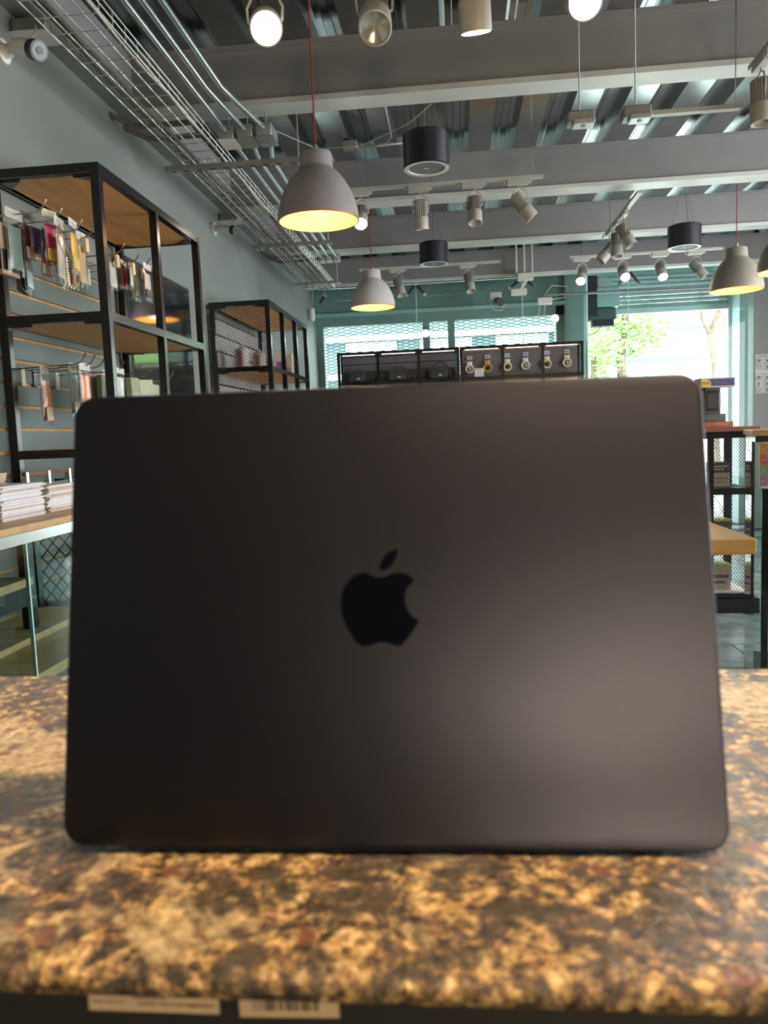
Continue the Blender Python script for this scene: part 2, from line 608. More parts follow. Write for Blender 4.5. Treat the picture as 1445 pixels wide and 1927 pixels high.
# floor bed + slate tiles
flo = struct(MB().box(XL - 0.1, XR + 0.1, YB, 9.4, -0.12, -0.006).build('floor', m_grout))
tm = MB().box(-0.297, 0.297, -0.147, 0.147, -0.012, 0.0).mesh('tile', m_slate, False)
n_t = 0
row = 0
y = 0.95
while y < 8.9:
    x = XL + 0.30 - (0.3 if row % 2 else 0.0)
    if row % 2:
        x += 0.6
    while x < 3.2 and n_t < 290:
        if not (x > 2.4 and y < 2.0):
            share('tile', tm, (x, y, random.uniform(-0.001, 0.001)), flo)
            n_t += 1
        x += 0.6
    y += 0.3
    row += 1

# ceiling: trapezoidal steel deck, ribs run along the room
PITCH_R = 0.305
prof = []
x = XL - 0.1
while x < XR + 0.1:
    prof += [(x, ZC + 0.005), (x + 0.15, ZC + 0.005), (x + 0.175, ZC + 0.082), (x + 0.205, ZC + 0.082), (x + 0.21, ZC + 0.076), (x + 0.25, ZC + 0.076), (x + 0.255, ZC + 0.082), (x + 0.28, ZC + 0.082)]
    x += PITCH_R
ce = MB()
for i in range(len(prof) - 1):
    (xa, za), (xb, zb) = prof[i], prof[i + 1]
    n = len(ce.v)
    ce.v += [(xa, YB, za), (xb, YB, zb), (xb, 9.35, zb), (xa, 9.35, za)]
    ce.f += [(n, n + 3, n + 2, n + 1)]
struct(ce.build('ceiling', m_deck, smooth=False))
struct(MB().box(XL - 0.2, XR + 0.2, YB - 0.2, 9.4, ZC + 0.10, ZC + 0.25).build('roof_slab', m_beam))

# beams with pale lower flange
for k, (yb, w) in enumerate(((3.83, 0.14), (5.50, 0.16), (6.89, 0.15), (8.42, 0.12), (2.1, 0.14), (0.4, 0.14), (-1.2, 0.14))):
    b = struct(MB().box(XL, XR, yb + 0.02, yb + w - 0.02, 2.805, ZC + 0.004).box(XL, XR, yb, yb + w, ZC - 0.018, ZC + 0.004).build('ceiling_beam', m_beam))
    MB().box(XL, XR, yb, yb + w, 2.78, 2.806).build('bottom_flange', m_flange, b)
b = struct(MB().box(XL, XL + 0.06, YB, 8.4, 2.80, ZC + 0.004).build('wall_beam', m_beam))
MB().box(XL, XL + 0.11, YB, 8.4, 2.775, 2.80).build('bottom_flange', m_wall, b)

# glass front with seams
gl = struct(MB().box(-1.58, -0.413, 8.72, 8.732, 0, 2.96).build('window_1', m_glass))
for x0, x1 in ((-0.403, 0.747), (0.757, 1.41)):
    MB().box(x0, x1, 8.72, 8.732, 0, 2.96).build('pane', m_glass, gl)
gl2 = struct(MB().box(1.425, 1.878, 8.72, 8.732, 0, 2.96).build('window_2', m_glass))
MB().box(1.888, 3.13, 8.72, 8.732, 0, 2.96).build('pane', m_glass, gl2)
for x in (-0.408, 0.752):
    MB().box(x - 0.004, x + 0.004, 8.721, 8.731, 0, 2.96).build('seam', m_edge, gl)
MB().box(1.879, 1.887, 8.721, 8.731, 0, 2.96).build('seam', m_edge, gl2)
MB().box(1.41, 1.425, 8.55, 8.735, 0, 2.75).build('glass_fin', m_edge, gl2)
# expanded-metal grilles in the window openings
for x0, x1 in ((-1.52, -0.363), (-0.283, -0.074), (0.006, 1.152)):
    mb = MB()
    expanded(mb, (x0, 9.12, 0.9), (1, 0, 0), (0, 0, 1), x1 - x0, 1.54, 0.135, 0.037, 0.0034, 0.004, 0.28)
    g = stuff(mb.build('window_grille', m_meshw, smooth=False))
    tag(g, {-1.52: 'hexagonal steel grille in the leftmost far window', -0.283: 'narrow steel grille strip between two dark window posts', 0.006: 'wide hexagonal steel grille beside the teal column'}[x0], 'grille', 'far window grilles')

# ================================================================== OUTSIDE
struct(MB().box(-25, 35, 9.4, 45, -0.1, -0.02).build('ground_street', m_street))
bd = thing('street_building', 'pale teal building front seen through the window grilles', 'building', (-1, 13.5, -0.02))
MB().box(-6, 1.9, 13.6, 17, -0.02, 6).build('facade', m_facade, bd)
MB().box(-6, -2.35, 13.45, 13.6, -0.02, 6).build('pier', m_facadew, bd)
for z in (1.5, 2.15, 2.8, 3.35):
    MB().box(-2.35, 1.9, 13.5, 13.6, z, z + 0.09).build('ledge', m_facadew, bd)
for xw in (-1.9, -0.6, 0.7):
    MB().box(xw, xw + 0.9, 13.57, 13.6, 2.25, 2.78).build('window_panel', m_teal2, bd)
bw = thing('white_building', 'bright white building far behind the street trees', 'building', (8, 24, -0.02))
MB().box(2, 22, 24, 30, -0.02, 9).build('facade', m_facadew, bw)
for z in (2.2, 3.0, 3.9):
    MB().box(2, 8.2, 23.85, 24, z, z + 0.12).build('ledge', m_facade, bw)
for k in range(4):
    MB().box(3 + 1.3 * k, 3.9 + 1.3 * k, 23.95, 24.0, 2.35, 2.9).build('window_panel', m_teal2, bw)


def leaves(c, rad, n, size):
    mb = MB()
    for _ in range(n):
        d = Vector((random.gauss(0, 1), random.gauss(0, 1), random.gauss(0, 1))).normalized() * random.random() ** 0.4
        p = Vector((c[0] + d.x * rad[0], c[1] + d.y * rad[1], c[2] + d.z * rad[2]))
        a = Vector((random.gauss(0, 1), random.gauss(0, 1), random.gauss(0, 0.5))).normalized()
        b = a.orthogonal().normalized()
        s = size * random.uniform(0.6, 1.3)
        q = a.cross(b)
        mb.add([p - a * s, p + b * s * 0.35 + q * s * 0.1, p + a * s, p - b * s * 0.35 + q * s * 0.1], [(0, 1, 2), (0, 2, 3)])
    return mb


def tree(label, trunks, crowns, base):
    t = thing('street_tree', label, 'tree', base, 'trees outside')
    mb = MB()
    for pts, rs in trunks:
        mb.tube(pts, rs, 8)
    mb.build('trunk', m_bark, t)
    for c, rad, n, s in crowns:
        stuff(leaves(c, rad, n, s).build('foliage', m_leaf, t, smooth=False))


tree('forked slender tree trunk outside the open doorway', [([(4.50, 14, -0.02), (4.46, 14, 1.2), (4.49, 14, 2.1), (4.40, 14, 2.68)], [0.10, 0.085, 0.07, 0.06]),
     ([(4.40, 14, 2.66), (4.27, 14, 2.95), (4.22, 14, 3.5)], [0.05, 0.04, 0.03]), ([(4.40, 14, 2.66), (4.56, 14, 3.1), (4.62, 14, 3.9)], [0.055, 0.05, 0.04])],
     [((4.2, 14, 3.25), (0.22, 0.3, 0.14), 40, 0.06), ((4.2, 14.4, 4.6), (0.5, 0.6, 0.5), 400, 0.07)], (4.5, 14, -0.02))
tree('bent tree trunk outside, nearest the pale door column', [([(4.68, 13.6, -0.02), (4.65, 13.6, 1.6), (4.62, 13.6, 2.1), (4.50, 13.6, 2.5), (4.53, 13.6, 2.85), (4.52, 13.6, 4.0)], [0.085, 0.08, 0.07, 0.06, 0.05, 0.04])],
     [((5.0, 13.2, 4.6), (0.35, 0.4, 0.5), 300, 0.07)], (4.68, 13.6, -0.02))
tree('leafy green tree outside behind the left of the doorway', [([(3.1, 15, -0.02), (3.15, 15, 1.2), (3.1, 15, 2.4), (3.2, 15, 3.4)], [0.12, 0.1, 0.09, 0.05])],
     [((3.35, 15, 3.0), (0.65, 0.9, 0.62), 900, 0.085), ((2.55, 15, 2.9), (0.55, 0.8, 0.6), 500, 0.085)], (3.1, 15, -0.02))
tree('small yellow-green tree outside at the doorway edge', [([(2.2, 13, -0.02), (2.22, 13, 1.2), (2.25, 13, 2.3)], [0.08, 0.07, 0.04])],
     [((2.3, 13, 2.35), (0.45, 0.5, 0.5), 500, 0.075)], (2.2, 13, -0.02))

# ================================================================== LAPTOP
BL = Vector((-0.1905, 0.3269, 0.9843))
E1 = Vector((0.999913, 0.0122, -0.005))
E2 = Vector((0.0023459, 0.20855, 0.97801))
EN = E1.cross(E2)          # points towards the viewer


def lid_pt(u, v, d):
    return BL + E1 * u + E2 * v + EN * d


laptop = thing('laptop', 'open dark midnight laptop with its lid turned to us, on the stone counter', 'laptop', (-0.038, 0.34, 0.98))
LW, LH = 0.304, 0.215
lid = MB()
o1 = rounded(LW, LH, 0.0105, 10)


def inset(poly, d, w, h):
    return [(min(max(u, 0), w) + (w / 2 - u) / (w / 2) * d, v + (h / 2 - v) / (h / 2) * d) for u, v in poly]


rings = [(o1, -0.0042), (o1, -0.0012), (inset(o1, 0.0004, LW, LH), -0.0004), (inset(o1, 0.0011, LW, LH), 0.0)]
nn = len(o1)
vs = []
for poly, d in rings:
    vs += [lid_pt(u, v, d) for u, v in poly]
fs = [tuple(reversed(range(nn))), tuple(range((len(rings) - 1) * nn, len(rings) * nn))]
for i in range(len(rings) - 1):
    for k in range(nn):
        j = (k + 1) % nn
        fs.append((i * nn + k, i * nn + j, (i + 1) * nn + j, (i + 1) * nn + k))
lid.add(vs, fs)
lid_o = lid.build('lid', m_midnight, laptop)
# emblem inlaid in the lid
fruit = [(0.14405, 0.12477), (0.14069, 0.12401), (0.13773, 0.12178), (0.13539, 0.11893), (0.13396, 0.11544), (0.13341, 0.11132), (0.13357, 0.1072), (0.13457, 0.10307), (0.1362, 0.09936), (0.13823, 0.09566), (0.14068, 0.09237), (0.14273, 0.09092), (0.1448, 0.09061), (0.14687, 0.09095), (0.14937, 0.09194), (0.15185, 0.09236), (0.15432, 0.09212), (0.15719, 0.09116), (0.15924, 0.09057), (0.16129, 0.09078), (0.16339, 0.0929), (0.16592, 0.09591), (0.16803, 0.09893), (0.16954, 0.10216), (0.16691, 0.10423), (0.16491, 0.10671), (0.16394, 0.10958), (0.16358, 0.11246), (0.16406, 0.11573), (0.16535, 0.11817), (0.16809, 0.12059), (0.16648, 0.12268), (0.16403, 0.12404), (0.16114, 0.12472), (0.15864, 0.1244), (0.15571, 0.1233), (0.1532, 0.12252), (0.1507, 0.12257), (0.14821, 0.12365), (0.14614, 0.12452)]
leafp = [(0.15201, 0.12585), (0.15196, 0.12793), (0.15292, 0.1304), (0.15463, 0.13285), (0.15716, 0.13467), (0.16031, 0.13564), (0.16039, 0.13356), (0.15938, 0.13067), (0.15746, 0.12802), (0.15535, 0.12641), (0.15326, 0.12583)]


def smooth_poly(p):
    out = []
    n = len(p)
    for i in range(n):
        a, b, c, d = p[i - 1], p[i], p[(i + 1) % n], p[(i + 2) % n]
        for t in (0, 0.33, 0.66):
            out.append(tuple(0.5 * ((2 * b[k]) + (-a[k] + c[k]) * t + (2 * a[k] - 5 * b[k] + 4 * c[k] - d[k]) * t * t + (-a[k] + 3 * b[k] - 3 * c[k] + d[k]) * t ** 3) for k in (0, 1)))
    return out


lg = MB().prism(smooth_poly(fruit), lid_pt, -0.0005, 0.00012)
lo = lg.build('logo', m_mirror, lid_o, smooth=False)
lo['label'] = 'polished dark apple-shaped emblem'
MB().prism(smooth_poly(leafp)[::-1], lid_pt, -0.0005, 0.00012).build('logo_leaf', m_mirror, lid_o, smooth=False)
MB().prism(rounded(LW - 0.012, LH - 0.014, 0.008), lambda u, v, d: lid_pt(u + 0.006, v + 0.008, d), -0.0047, -0.0042).build('screen', m_screen, lid_o, smooth=False)
# base lying behind the lid
MB().prism(rounded(LW, LH, 0.0105), lambda u, v, d: (BL.x + u, BL.y + 0.0085 + v, d), 0.9822, 0.9925).build('base', m_midnight, laptop, smooth=False)
MB().bar((BL.x + 0.03, BL.y + 0.0075, 0.9832), (BL.x + LW - 0.03, BL.y + 0.0105, 0.9832), 0.007, 0.0055).build('hinge', m_hinge, laptop)
kb = MB()
for r in range(6):
    for c in range(14):
        kb.box(BL.x + 0.018 + c * 0.0192, BL.x + 0.035 + c * 0.0192, BL.y + 0.028 + r * 0.0165, BL.y + 0.0425 + r * 0.0165, 0.9925, 0.9934)
stuff(kb.build('keys', m_key, laptop, smooth=False))
MB().box(BL.x + 0.09, BL.x + 0.214, BL.y + 0.138, BL.y + 0.212, 0.9925, 0.9929).build('trackpad', m_midnight, laptop)
for fx in (0.03, 0.274):
    for fy in (0.03, 0.195):
        MB().lathe([(0.007, 0), (0.007, 0.0022)], (BL.x + fx, BL.y + fy, 0.98), 16, (True, True)).build('foot', m_hinge, laptop)

# ================================================================== STONE COUNTER
ctr = thing('stone_counter', 'polished speckled brown granite counter under the laptop', 'counter', (0, 0.42, 0))
pr = []
for k in range(7):
    a = math.radians(90 + 180 * k / 6)
    pr.append((0.2565 + 0.0065 * math.cos(a), 0.9735 + 0.0065 * math.sin(a)))
for k in range(7):
    a = math.radians(-90 + 180 * k / 6)
    pr.append((0.597 + 0.0065 * math.cos(a), 0.9735 + 0.0065 * math.sin(a)))
MB().prism(pr, lambda u, v, d: (d, u, v), -0.74, 0.74).build('slab', granite, ctr)
MB().box(-0.72, 0.72, 0.264, 0.585, 0.0, 0.967).build('cabinet', m_blackmat, ctr)
MB().box(-0.735, 0.735, 0.2615, 0.264, 0.9652, 0.967).build('edge_strip', m_strut, ctr)
PLR = (math.radians(90), 0, 0)


def scribble(mb, x0, x1, y, z, h):
    x = x0
    while x < x1:
        w = random.uniform(0.4, 1.1) * h
        mb.box(x, x + w * 0.35, y, y + 0.0004, z - h / 2, z + h / 2 * random.uniform(0.2, 1))
        mb.box(x, x + w, y, y + 0.0004, z + random.uniform(-0.5, 0.3) * h, z + random.uniform(0.31, 0.5) * h * 0.9)
        x += w * (1.35 if random.random() < 0.8 else 2.4)
    return mb


def sticker(label, x0, x1, z0, z1, tilt, bars):
    cx, cz = (x0 + x1) / 2, (z0 + z1) / 2
    t = thing('price_sticker', label, 'sticker', (cx, 0.2638, cz), 'stickers under the counter edge')
    w, h = x1 - x0, z1 - z0
    MB().prism([(cx - w / 2, cz - h / 2), (cx + w / 2, cz - h / 2), (cx + w / 2, cz + h / 2), (cx - w / 2, cz + h / 2)], lambda u, v, d: (u, d, v), 0.2638, 0.2632).build('paper', m_label, t, smooth=False)
    mb = MB()
    x = cx + bars[0]
    while x < cx + bars[1]:
        bw = random.choice((0.0003, 0.0005, 0.0009))
        mb.box(x, x + bw, 0.2628, 0.2632, cz + bars[2], cz + bars[3])
        x += bw + random.choice((0.0004, 0.0006, 0.0012))
    stuff(mb.build('barcode', m_ink, t, smooth=False))
    t.rotation_euler = (0, tilt, 0)
    return t


s1 = sticker('wide beige barcode sticker with small print, left under the counter edge', -0.148, -0.0965, 0.9538, 0.9665, 0.0, (-0.014, 0.010, 0.0004, 0.0046))
mb = MB()
scribble(mb, -0.1300, -0.1170, 0.2628, 0.9595, 0.0009)
scribble(mb, -0.1465, -0.1330, 0.2628, 0.9577, 0.0011)
scribble(mb, -0.1280, -0.0980, 0.2628, 0.9572, 0.0013)
stuff(mb.build('small_print', m_inkl, s1, smooth=False))
s2 = sticker('small curled barcode sticker, second from the left under the counter edge', -0.0885, -0.0505, 0.9535, 0.9645, math.radians(-1.5), (-0.0135, 0.0115, -0.0026, 0.0014))
sticker('cut-off blank sticker under the counter edge at the far right', 0.0935, 0.108, 0.9635, 0.9662, 0.0, (0.003, 0.004, -0.0005, 0.0005))

# ================================================================== LEFT SHELF UNIT (near)
XF = -1.18


def shelf_unit(name, label, ys, zrails, zboards, xb=-1.580, board=None, board_name='shelf_board'):
    t = thing(name, label, 'shelf', ((XF + xb) / 2, ys[0], 0))
    s = 0.03
    top = zrails[0]
    for y in ys:
        for x in (XF - s, xb):
            if x == xb and y not in (ys[0], ys[-1]):
                continue
            MB().box(x, x + s, y, y + s, 0, top).build('post', m_black, t, bevel=0.0015)
    for z in zrails:
        for x in (XF - s, xb):
            if x == xb and z != zrails[0] and z != zrails[-1]:
                continue
            MB().box(x + 0.0005, x + s - 0.0005, ys[0] + s, ys[-1], z - s, z).build('long_rail', m_black, t)
        for y in (ys[0], ys[-1]):
            MB().box(xb + s, XF - s, y + 0.0005, y + s - 0.0005, z - s, z).build('end_rail', m_black, t)
    for z in zboards:
        MB().box(xb + 0.012, XF - s - 0.001, ys[0] + s + 0.001, ys[-1] - 0.001, z, z + 0.018).build(board_name, board or m_wood, t)
        for (cx, sx) in ((xb + s, 1), (XF - s, -1)):
            for (cy, sy) in ((ys[0] + s, 1), (ys[-1], -1)):
                mb = MB()
                a = 0.075
                vs = [(cx, cy), (cx + sx * a, cy), (cx, cy + sy * a)]
                if sx * sy < 0:
                    vs = vs[::-1]
                mb.prism(vs, lambda u, v, d: (u, v, d), z - 0.006, z - 0.001)
                mb.build('gusset', m_black, t, smooth=False)
    return t


near = shelf_unit('display_shelf', 'tall black steel shelf frame with oak boards, nearest on the left wall', (2.60, 3.10, 3.60), (2.125, 1.632, 1.163, 0.62, 0.12), (2.095, 1.602))
mid = shelf_unit('mesh_shelf', 'black steel shelf with expanded-mesh ends behind the oak-board shelf', (4.97, 5.38, 5.80, 6.21), (2.065, 1.645, 1.22, 0.65, 0.12), (2.035, 1.615, 1.19))
for y in (4.983, 6.224):
    for z0, z1 in ((1.645, 2.035), (1.22, 1.615)):
        mb = MB()
        expanded(mb, (-1.56, y, z0), (1, 0, 0), (0, 0, 1), 0.35, z1 - z0, 0.019, 0.025, 0.0022, 0.0015)
        stuff(mb.build('mesh_panel', m_mesh, mid, smooth=False))


mb = MB()
expanded(mb, (-1.55, 2.615, 0.62), (1, 0, 0), (0, 0, 1), 0.34, 0.37, 0.045, 0.055, 0.003, 0.002)
stuff(mb.build('mesh_panel', m_mesh, near, smooth=False))


def slatwall(name, label, y0, y1, zs, x=-1.584, mt=None, gm=None):
    t = thing(name, label, 'slatwall', (x, (y0 + y1) / 2, zs[0]))
    for a, b in zip(zs[:-1], zs[1:]):
        MB().box(x - 0.014, x + 0.002, y0, y1, a + 0.006, b - 0.006).build('slat_board', mt or m_slat, t, bevel=0.001)
    for a in zs:
        MB().box(x - 0.012, x - 0.007, y0, y1, a - 0.0058, a + 0.0058).build('groove_strip', gm or m_groove, t)
    return t


gz = [0.2496 + 0.0826 * k for k in range(22)]
slatwall('slatwall_panel', 'grey slatwall with raw wood grooves behind the oak-board shelf', 1.9, 3.56, gz)
slatwall('slatwall_panel', 'grey slatwall at the back of the mesh-ended shelf', 5.0, 6.2, [1.22 + 0.11 * k for k in range(8)], mt=mat('slat_pale', (0.42, 0.43, 0.44), 0.5, var=0.05), gm=m_black)

# screen on the wall beyond the shelf
tv = thing('wall_screen', 'dark flat screen on the wall between the two left shelves', 'screen', (-1.56, 4.06, 1.2))
MB().box(-1.595, -1.55, 3.64, 4.52, 1.33, 2.07).build('casing', m_blackmat, tv, bevel=0.004)
MB().box(-1.55, -1.548, 3.655, 4.505, 1.345, 2.055).build('panel', m_screen, tv)

# hooks -------------------------------------------------------------
hook_g = MB()
hook_g.tube([(0, 0, 0.0), (0.240, 0, 0.006), (0.265, 0, 0.016), (0.283, 0, 0.044)], 0.0028, 6)
hook_rod = hook_g.mesh('rod', m_hook)
hook_plate = MB().box(-0.002, 0.004, -0.012, 0.012, -0.055, 0.012).mesh('plate', m_white, False)
hook_plate_b = MB().box(-0.002, 0.004, -0.012, 0.012, -0.055, 0.012).mesh('plate', m_black, False)


def hook(x, y, z, label, dark=False):
    t = thing('display_hook', label, 'hook', (x, y, z), 'slatwall hooks')
    share('rod', hook_rod, (0, 0, 0), t)
    share('plate', hook_plate_b if dark else hook_plate, (0, 0, 0), t)
    return t


UP = ((2.46, 'nearest us'), (2.56, 'second along'), (2.70, 'third along'), (2.79, 'fourth along'), (3.05, 'fifth along'), (3.20, 'sixth along'), (3.305, 'seventh along'))
HZ = 1.925
for y, s in UP:
    hook(-1.580, y, HZ, 'chrome slatwall hook in the upper row, %s from the left' % s)
LO = ((2.65, 'first'), (2.72, 'second'), (2.80, 'third'), (2.965, 'fourth'), (3.12, 'fifth'), (3.25, 'sixth'), (3.50, 'seventh'))
LZ = 1.455
for k, (y, s) in enumerate(LO):
    hook(-1.580, y, LZ, 'chrome slatwall hook in the lower row, %s from the left' % s, dark=k in (0, 2))
# cream price blocks on the hook ends
for k, (y, zz) in enumerate(((2.79, HZ), (3.05, HZ), (3.20, HZ), (3.305, HZ))):
    tag(MB().cbox((-1.332, y, zz - 0.022), (0.012, 0.026, 0.05)).build('price_block', m_cream, bevel=0.003), 'cream blank price block on the %s hook of the upper row' % ('fourth', 'fifth', 'sixth', 'seventh')[k], 'price block', 'cream price blocks')


# packets ----------------------------------------------------------
def packet(label, y, x, zt, zb, w, inner, kind='bag', header=None, band=None, th=0.010):
    """A hanging packet facing the room: clear film around a coloured content."""
    t = thing('hanging_packet', label, 'packet', (x, y, zb), 'packets on the slatwall')
    h = zt - zb
    if kind == 'box':
        MB().cbox((x, y, (zt + zb) / 2 - 0.012), (th, w, h - 0.024)).build('carton', cmat(inner), t, bevel=0.0015)
        MB().cbox((x, y, zt - 0.012), (0.002, w * 0.5, 0.024)).build('hang_tab', m_film, t)
        if band:
            MB().cbox((x + th / 2 + 0.0006, y, zb + h * 0.25), (0.0012, w * 0.9, h * 0.35)).build('print_panel', cmat(band), t)
            MB().cbox((x, y - w / 2 - 0.0006, zb + h * 0.25), (th * 0.9, 0.0012, h * 0.35)).build('print_panel', cmat(band), t)
        return t
    MB().pillow((x, y, (zt + zb) / 2), w, h, th * 1.5).build('film_bag', m_film, t)
    MB().pillow((x, y, zb + h * 0.42), w * 0.72, h * 0.66, th * 1.05, 5).build('content', cmat(inner), t)
    if header:
        MB().cbox((x, y, zt - h * 0.07), (0.0025, w * 0.96, h * 0.15)).build('header_card', cmat(header), t)
    if band:
        MB().cbox((x + th * 0.62, y - w * 0.08, zb + h * 0.2), (0.0015, w * 0.7, h * 0.22)).build('paper_label', cmat(band), t)
        MB().cbox((x - th * 0.62, y + w * 0.08, zb + h * 0.2), (0.0015, w * 0.7, h * 0.22)).build('paper_label', cmat(band), t)
    return t


P = [
    ('beige and black slim carton hanging at the far left edge', 2.46, -1.447, 1.922, 1.735, 0.10, (0.42, 0.30, 0.23), 'box', None, (0.02, 0.02, 0.02), 0.022),
    ('clear packet with a dull green item near the left edge', 2.46, -1.415, 1.945, 1.735, 0.09, (0.16, 0.22, 0.19), 'bag', (0.6, 0.6, 0.55), None, 0.010),
    ('long narrow black carton hanging below its neighbours', 2.56, -1.458, 1.941, 1.702, 0.07, (0.035, 0.035, 0.04), 'box', None, None, 0.016),
    ('long silvery sleeve with pale blue lower label', 2.56, -1.435, 1.940, 1.691, 0.075, (0.25, 0.25, 0.27), 'bag', (0.55, 0.55, 0.55), (0.60, 0.76, 0.88), 0.010),
    ('clear packet with maroon item and tilted barcode tag', 2.56, -1.414, 1.961, 1.792, 0.085, (0.14, 0.03, 0.04), 'bag', (0.35, 0.35, 0.34), (0.66, 0.55, 0.44), 0.010),
    ('clear packet with a dark purple item', 2.56, -1.386, 1.940, 1.811, 0.085, (0.08, 0.035, 0.16), 'bag', None, None, 0.010),
    ('narrow nearly black packet beside the purple one', 2.56, -1.362, 1.935, 1.815, 0.06, (0.02, 0.015, 0.025), 'bag', None, None, 0.008),
    ('packet with a bright magenta item and yellow bottom', 2.56, -1.340, 1.964, 1.779, 0.08, (0.60, 0.03, 0.17), 'bag', (0.70, 0.64, 0.56), (0.72, 0.52, 0.10), 0.010),
    ('clear packet with a beaded pearl strap, at the end of its hook', 2.56, -1.315, 1.940, 1.721, 0.085, (0.62, 0.58, 0.50), 'bag', (0.72, 0.70, 0.66), None, 0.010),
    ('red and white printed packet low behind the pearl strap', 2.70, -1.440, 1.935, 1.770, 0.08, (0.62, 0.09, 0.05), 'bag', None, (0.75, 0.72, 0.70), 0.010),
    ('white-topped packet with a yellow ribbon charm', 2.70, -1.335, 1.971, 1.781, 0.085, (0.72, 0.46, 0.05), 'bag', (0.80, 0.78, 0.74), (0.75, 0.55, 0.12), 0.010),
    ('clear packet full of gold chain, lowest in the upper row', 2.70, -1.375, 1.94, 1.727, 0.085, (0.55, 0.40, 0.20), 'bag', None, (0.72, 0.62, 0.45), 0.012),
    ('clear packet with brown and gold strap under a cream block', 2.79, -1.350, 1.950, 1.751, 0.085, (0.50, 0.34, 0.16), 'bag', (0.75, 0.72, 0.66), None, 0.010),
    ('packet of small gold pieces next to the shelf post', 2.79, -1.385, 1.935, 1.748, 0.085, (0.60, 0.45, 0.24), 'bag', None, (0.60, 0.34, 0.14), 0.010),
    ('milky white packet just right of the near shelf post', 3.05, -1.352, 1.931, 1.789, 0.08, (0.66, 0.62, 0.58), 'bag', None, None, 0.010),
    ('clear packet with an olive green item right of the near post', 3.20, -1.395, 1.939, 1.818, 0.08, (0.26, 0.28, 0.13), 'bag', (0.7, 0.7, 0.72), None, 0.010),
    ('clear packet with a bright red item right of the near post', 3.20, -1.373, 1.938, 1.816, 0.08, (0.55, 0.05, 0.05), 'bag', (0.72, 0.72, 0.76), None, 0.010),
    ('narrow dark wine-red packet between red and white ones', 3.20, -1.356, 1.93, 1.820, 0.06, (0.12, 0.02, 0.03), 'bag', None, None, 0.006),
    ('pale bluish white packet beside the cream block', 3.20, -1.340, 1.935, 1.824, 0.075, (0.62, 0.66, 0.70), 'bag', None, None, 0.008),
    ('yellow phone case with snowflake dots in a clear packet', 3.305, -1.372, 1.932, 1.790, 0.085, (0.52, 0.47, 0.08), 'bag', None, (0.34, 0.30, 0.26), 0.010),
    ('packet with white, pink and black cables, last in the upper row', 3.305, -1.315, 1.944, 1.784, 0.085, (0.66, 0.52, 0.52), 'bag', (0.8, 0.8, 0.82), (0.03, 0.03, 0.035), 0.012),
    ('clear packet with orange cable and barcode label in the lower row', 2.65, -1.455, 1.462, 1.249, 0.09, (0.55, 0.19, 0.08), 'bag', (0.45, 0.43, 0.42), (0.66, 0.52, 0.42), 0.016),
    ('clear packet with blue-grey cables in the lower row', 2.72, -1.385, 1.472, 1.273, 0.095, (0.40, 0.50, 0.56), 'bag', (0.7, 0.72, 0.74), (0.80, 0.80, 0.80), 0.014),
    ('bright orange packet in the lower row, beside the blue-grey one', 2.72, -1.340, 1.470, 1.300, 0.09, (0.75, 0.22, 0.06), 'bag', (0.75, 0.74, 0.74), None, 0.012),
    ('white packet of cable right of the near post, lower row', 2.965, -1.320, 1.472, 1.330, 0.085, (0.62, 0.68, 0.68), 'bag', (0.7, 0.75, 0.75), None, 0.010),
    ('olive-edged dark carton, first of the lower cartons', 2.965, -1.425, 1.468, 1.315, 0.11, (0.26, 0.27, 0.19), 'box', None, None, 0.022),
    ('olive-edged dark carton, second of the lower cartons', 2.965, -1.380, 1.468, 1.315, 0.11, (0.24, 0.25, 0.18), 'box', None, None, 0.022),
    ('pale olive carton with clear window, left of two together', 3.12, -1.335, 1.470, 1.317, 0.10, (0.34, 0.37, 0.28), 'box', None, (0.40, 0.45, 0.56), 0.024),
    ('pale olive carton with clear window, right of two together', 3.25, -1.338, 1.470, 1.320, 0.10, (0.36, 0.42, 0.30), 'box', None, (0.42, 0.47, 0.58), 0.024),
    ('slim olive carton beside the middle post, lower row', 3.50, -1.400, 1.468, 1.325, 0.09, (0.34, 0.38, 0.26), 'box', None, None, 0.02),
]
for p in P:
    pk = packet(p[0], p[1], p[2], p[3], p[4], p[5], p[6], p[7], p[8], p[9], p[10])
    pk.rotation_euler = (random.uniform(-0.05, 0.05), 0, random.uniform(-0.22, 0.22))
# bead strap
bs = thing('bead_strap', 'loop of silver-gold beads hanging below the magenta packet', 'bead strap', (-1.284, 2.56, 1.70))
bm_ = bmesh.new()
bmesh.ops.create_uvsphere(bm_, u_segments=8, v_segments=6, radius=0.0052)
bme = bpy.data.meshes.new('bead')
bm_.to_mesh(bme)
bm_.free()
bme.materials.append(m_pearl)
for k in range(22):
    a = k / 21
    if a < 0.4:
        p = (-1.284, 2.56 - 0.026, 1.80 - 0.2 * a)
    elif a > 0.6:
        p = (-1.284, 2.56 + 0.026, 1.80 - 0.2 * (1 - a))
    else:
        t = (a - 0.4) / 0.2 * math.pi
        p = (-1.284, 2.56 - 0.026 * math.cos(t), 1.72 - 0.014 * math.sin(t))
    share('bead', bme, Vector(p) - Vector(bs.location), bs)
MB().tube([(-1.284, 2.534, 1.80), (-1.31, 2.54, 1.86), (-1.312, 2.56, 1.918), (-1.31, 2.58, 1.86), (-1.284, 2.586, 1.80)], 0.002, 6).build('loop', m_pearl, bs)
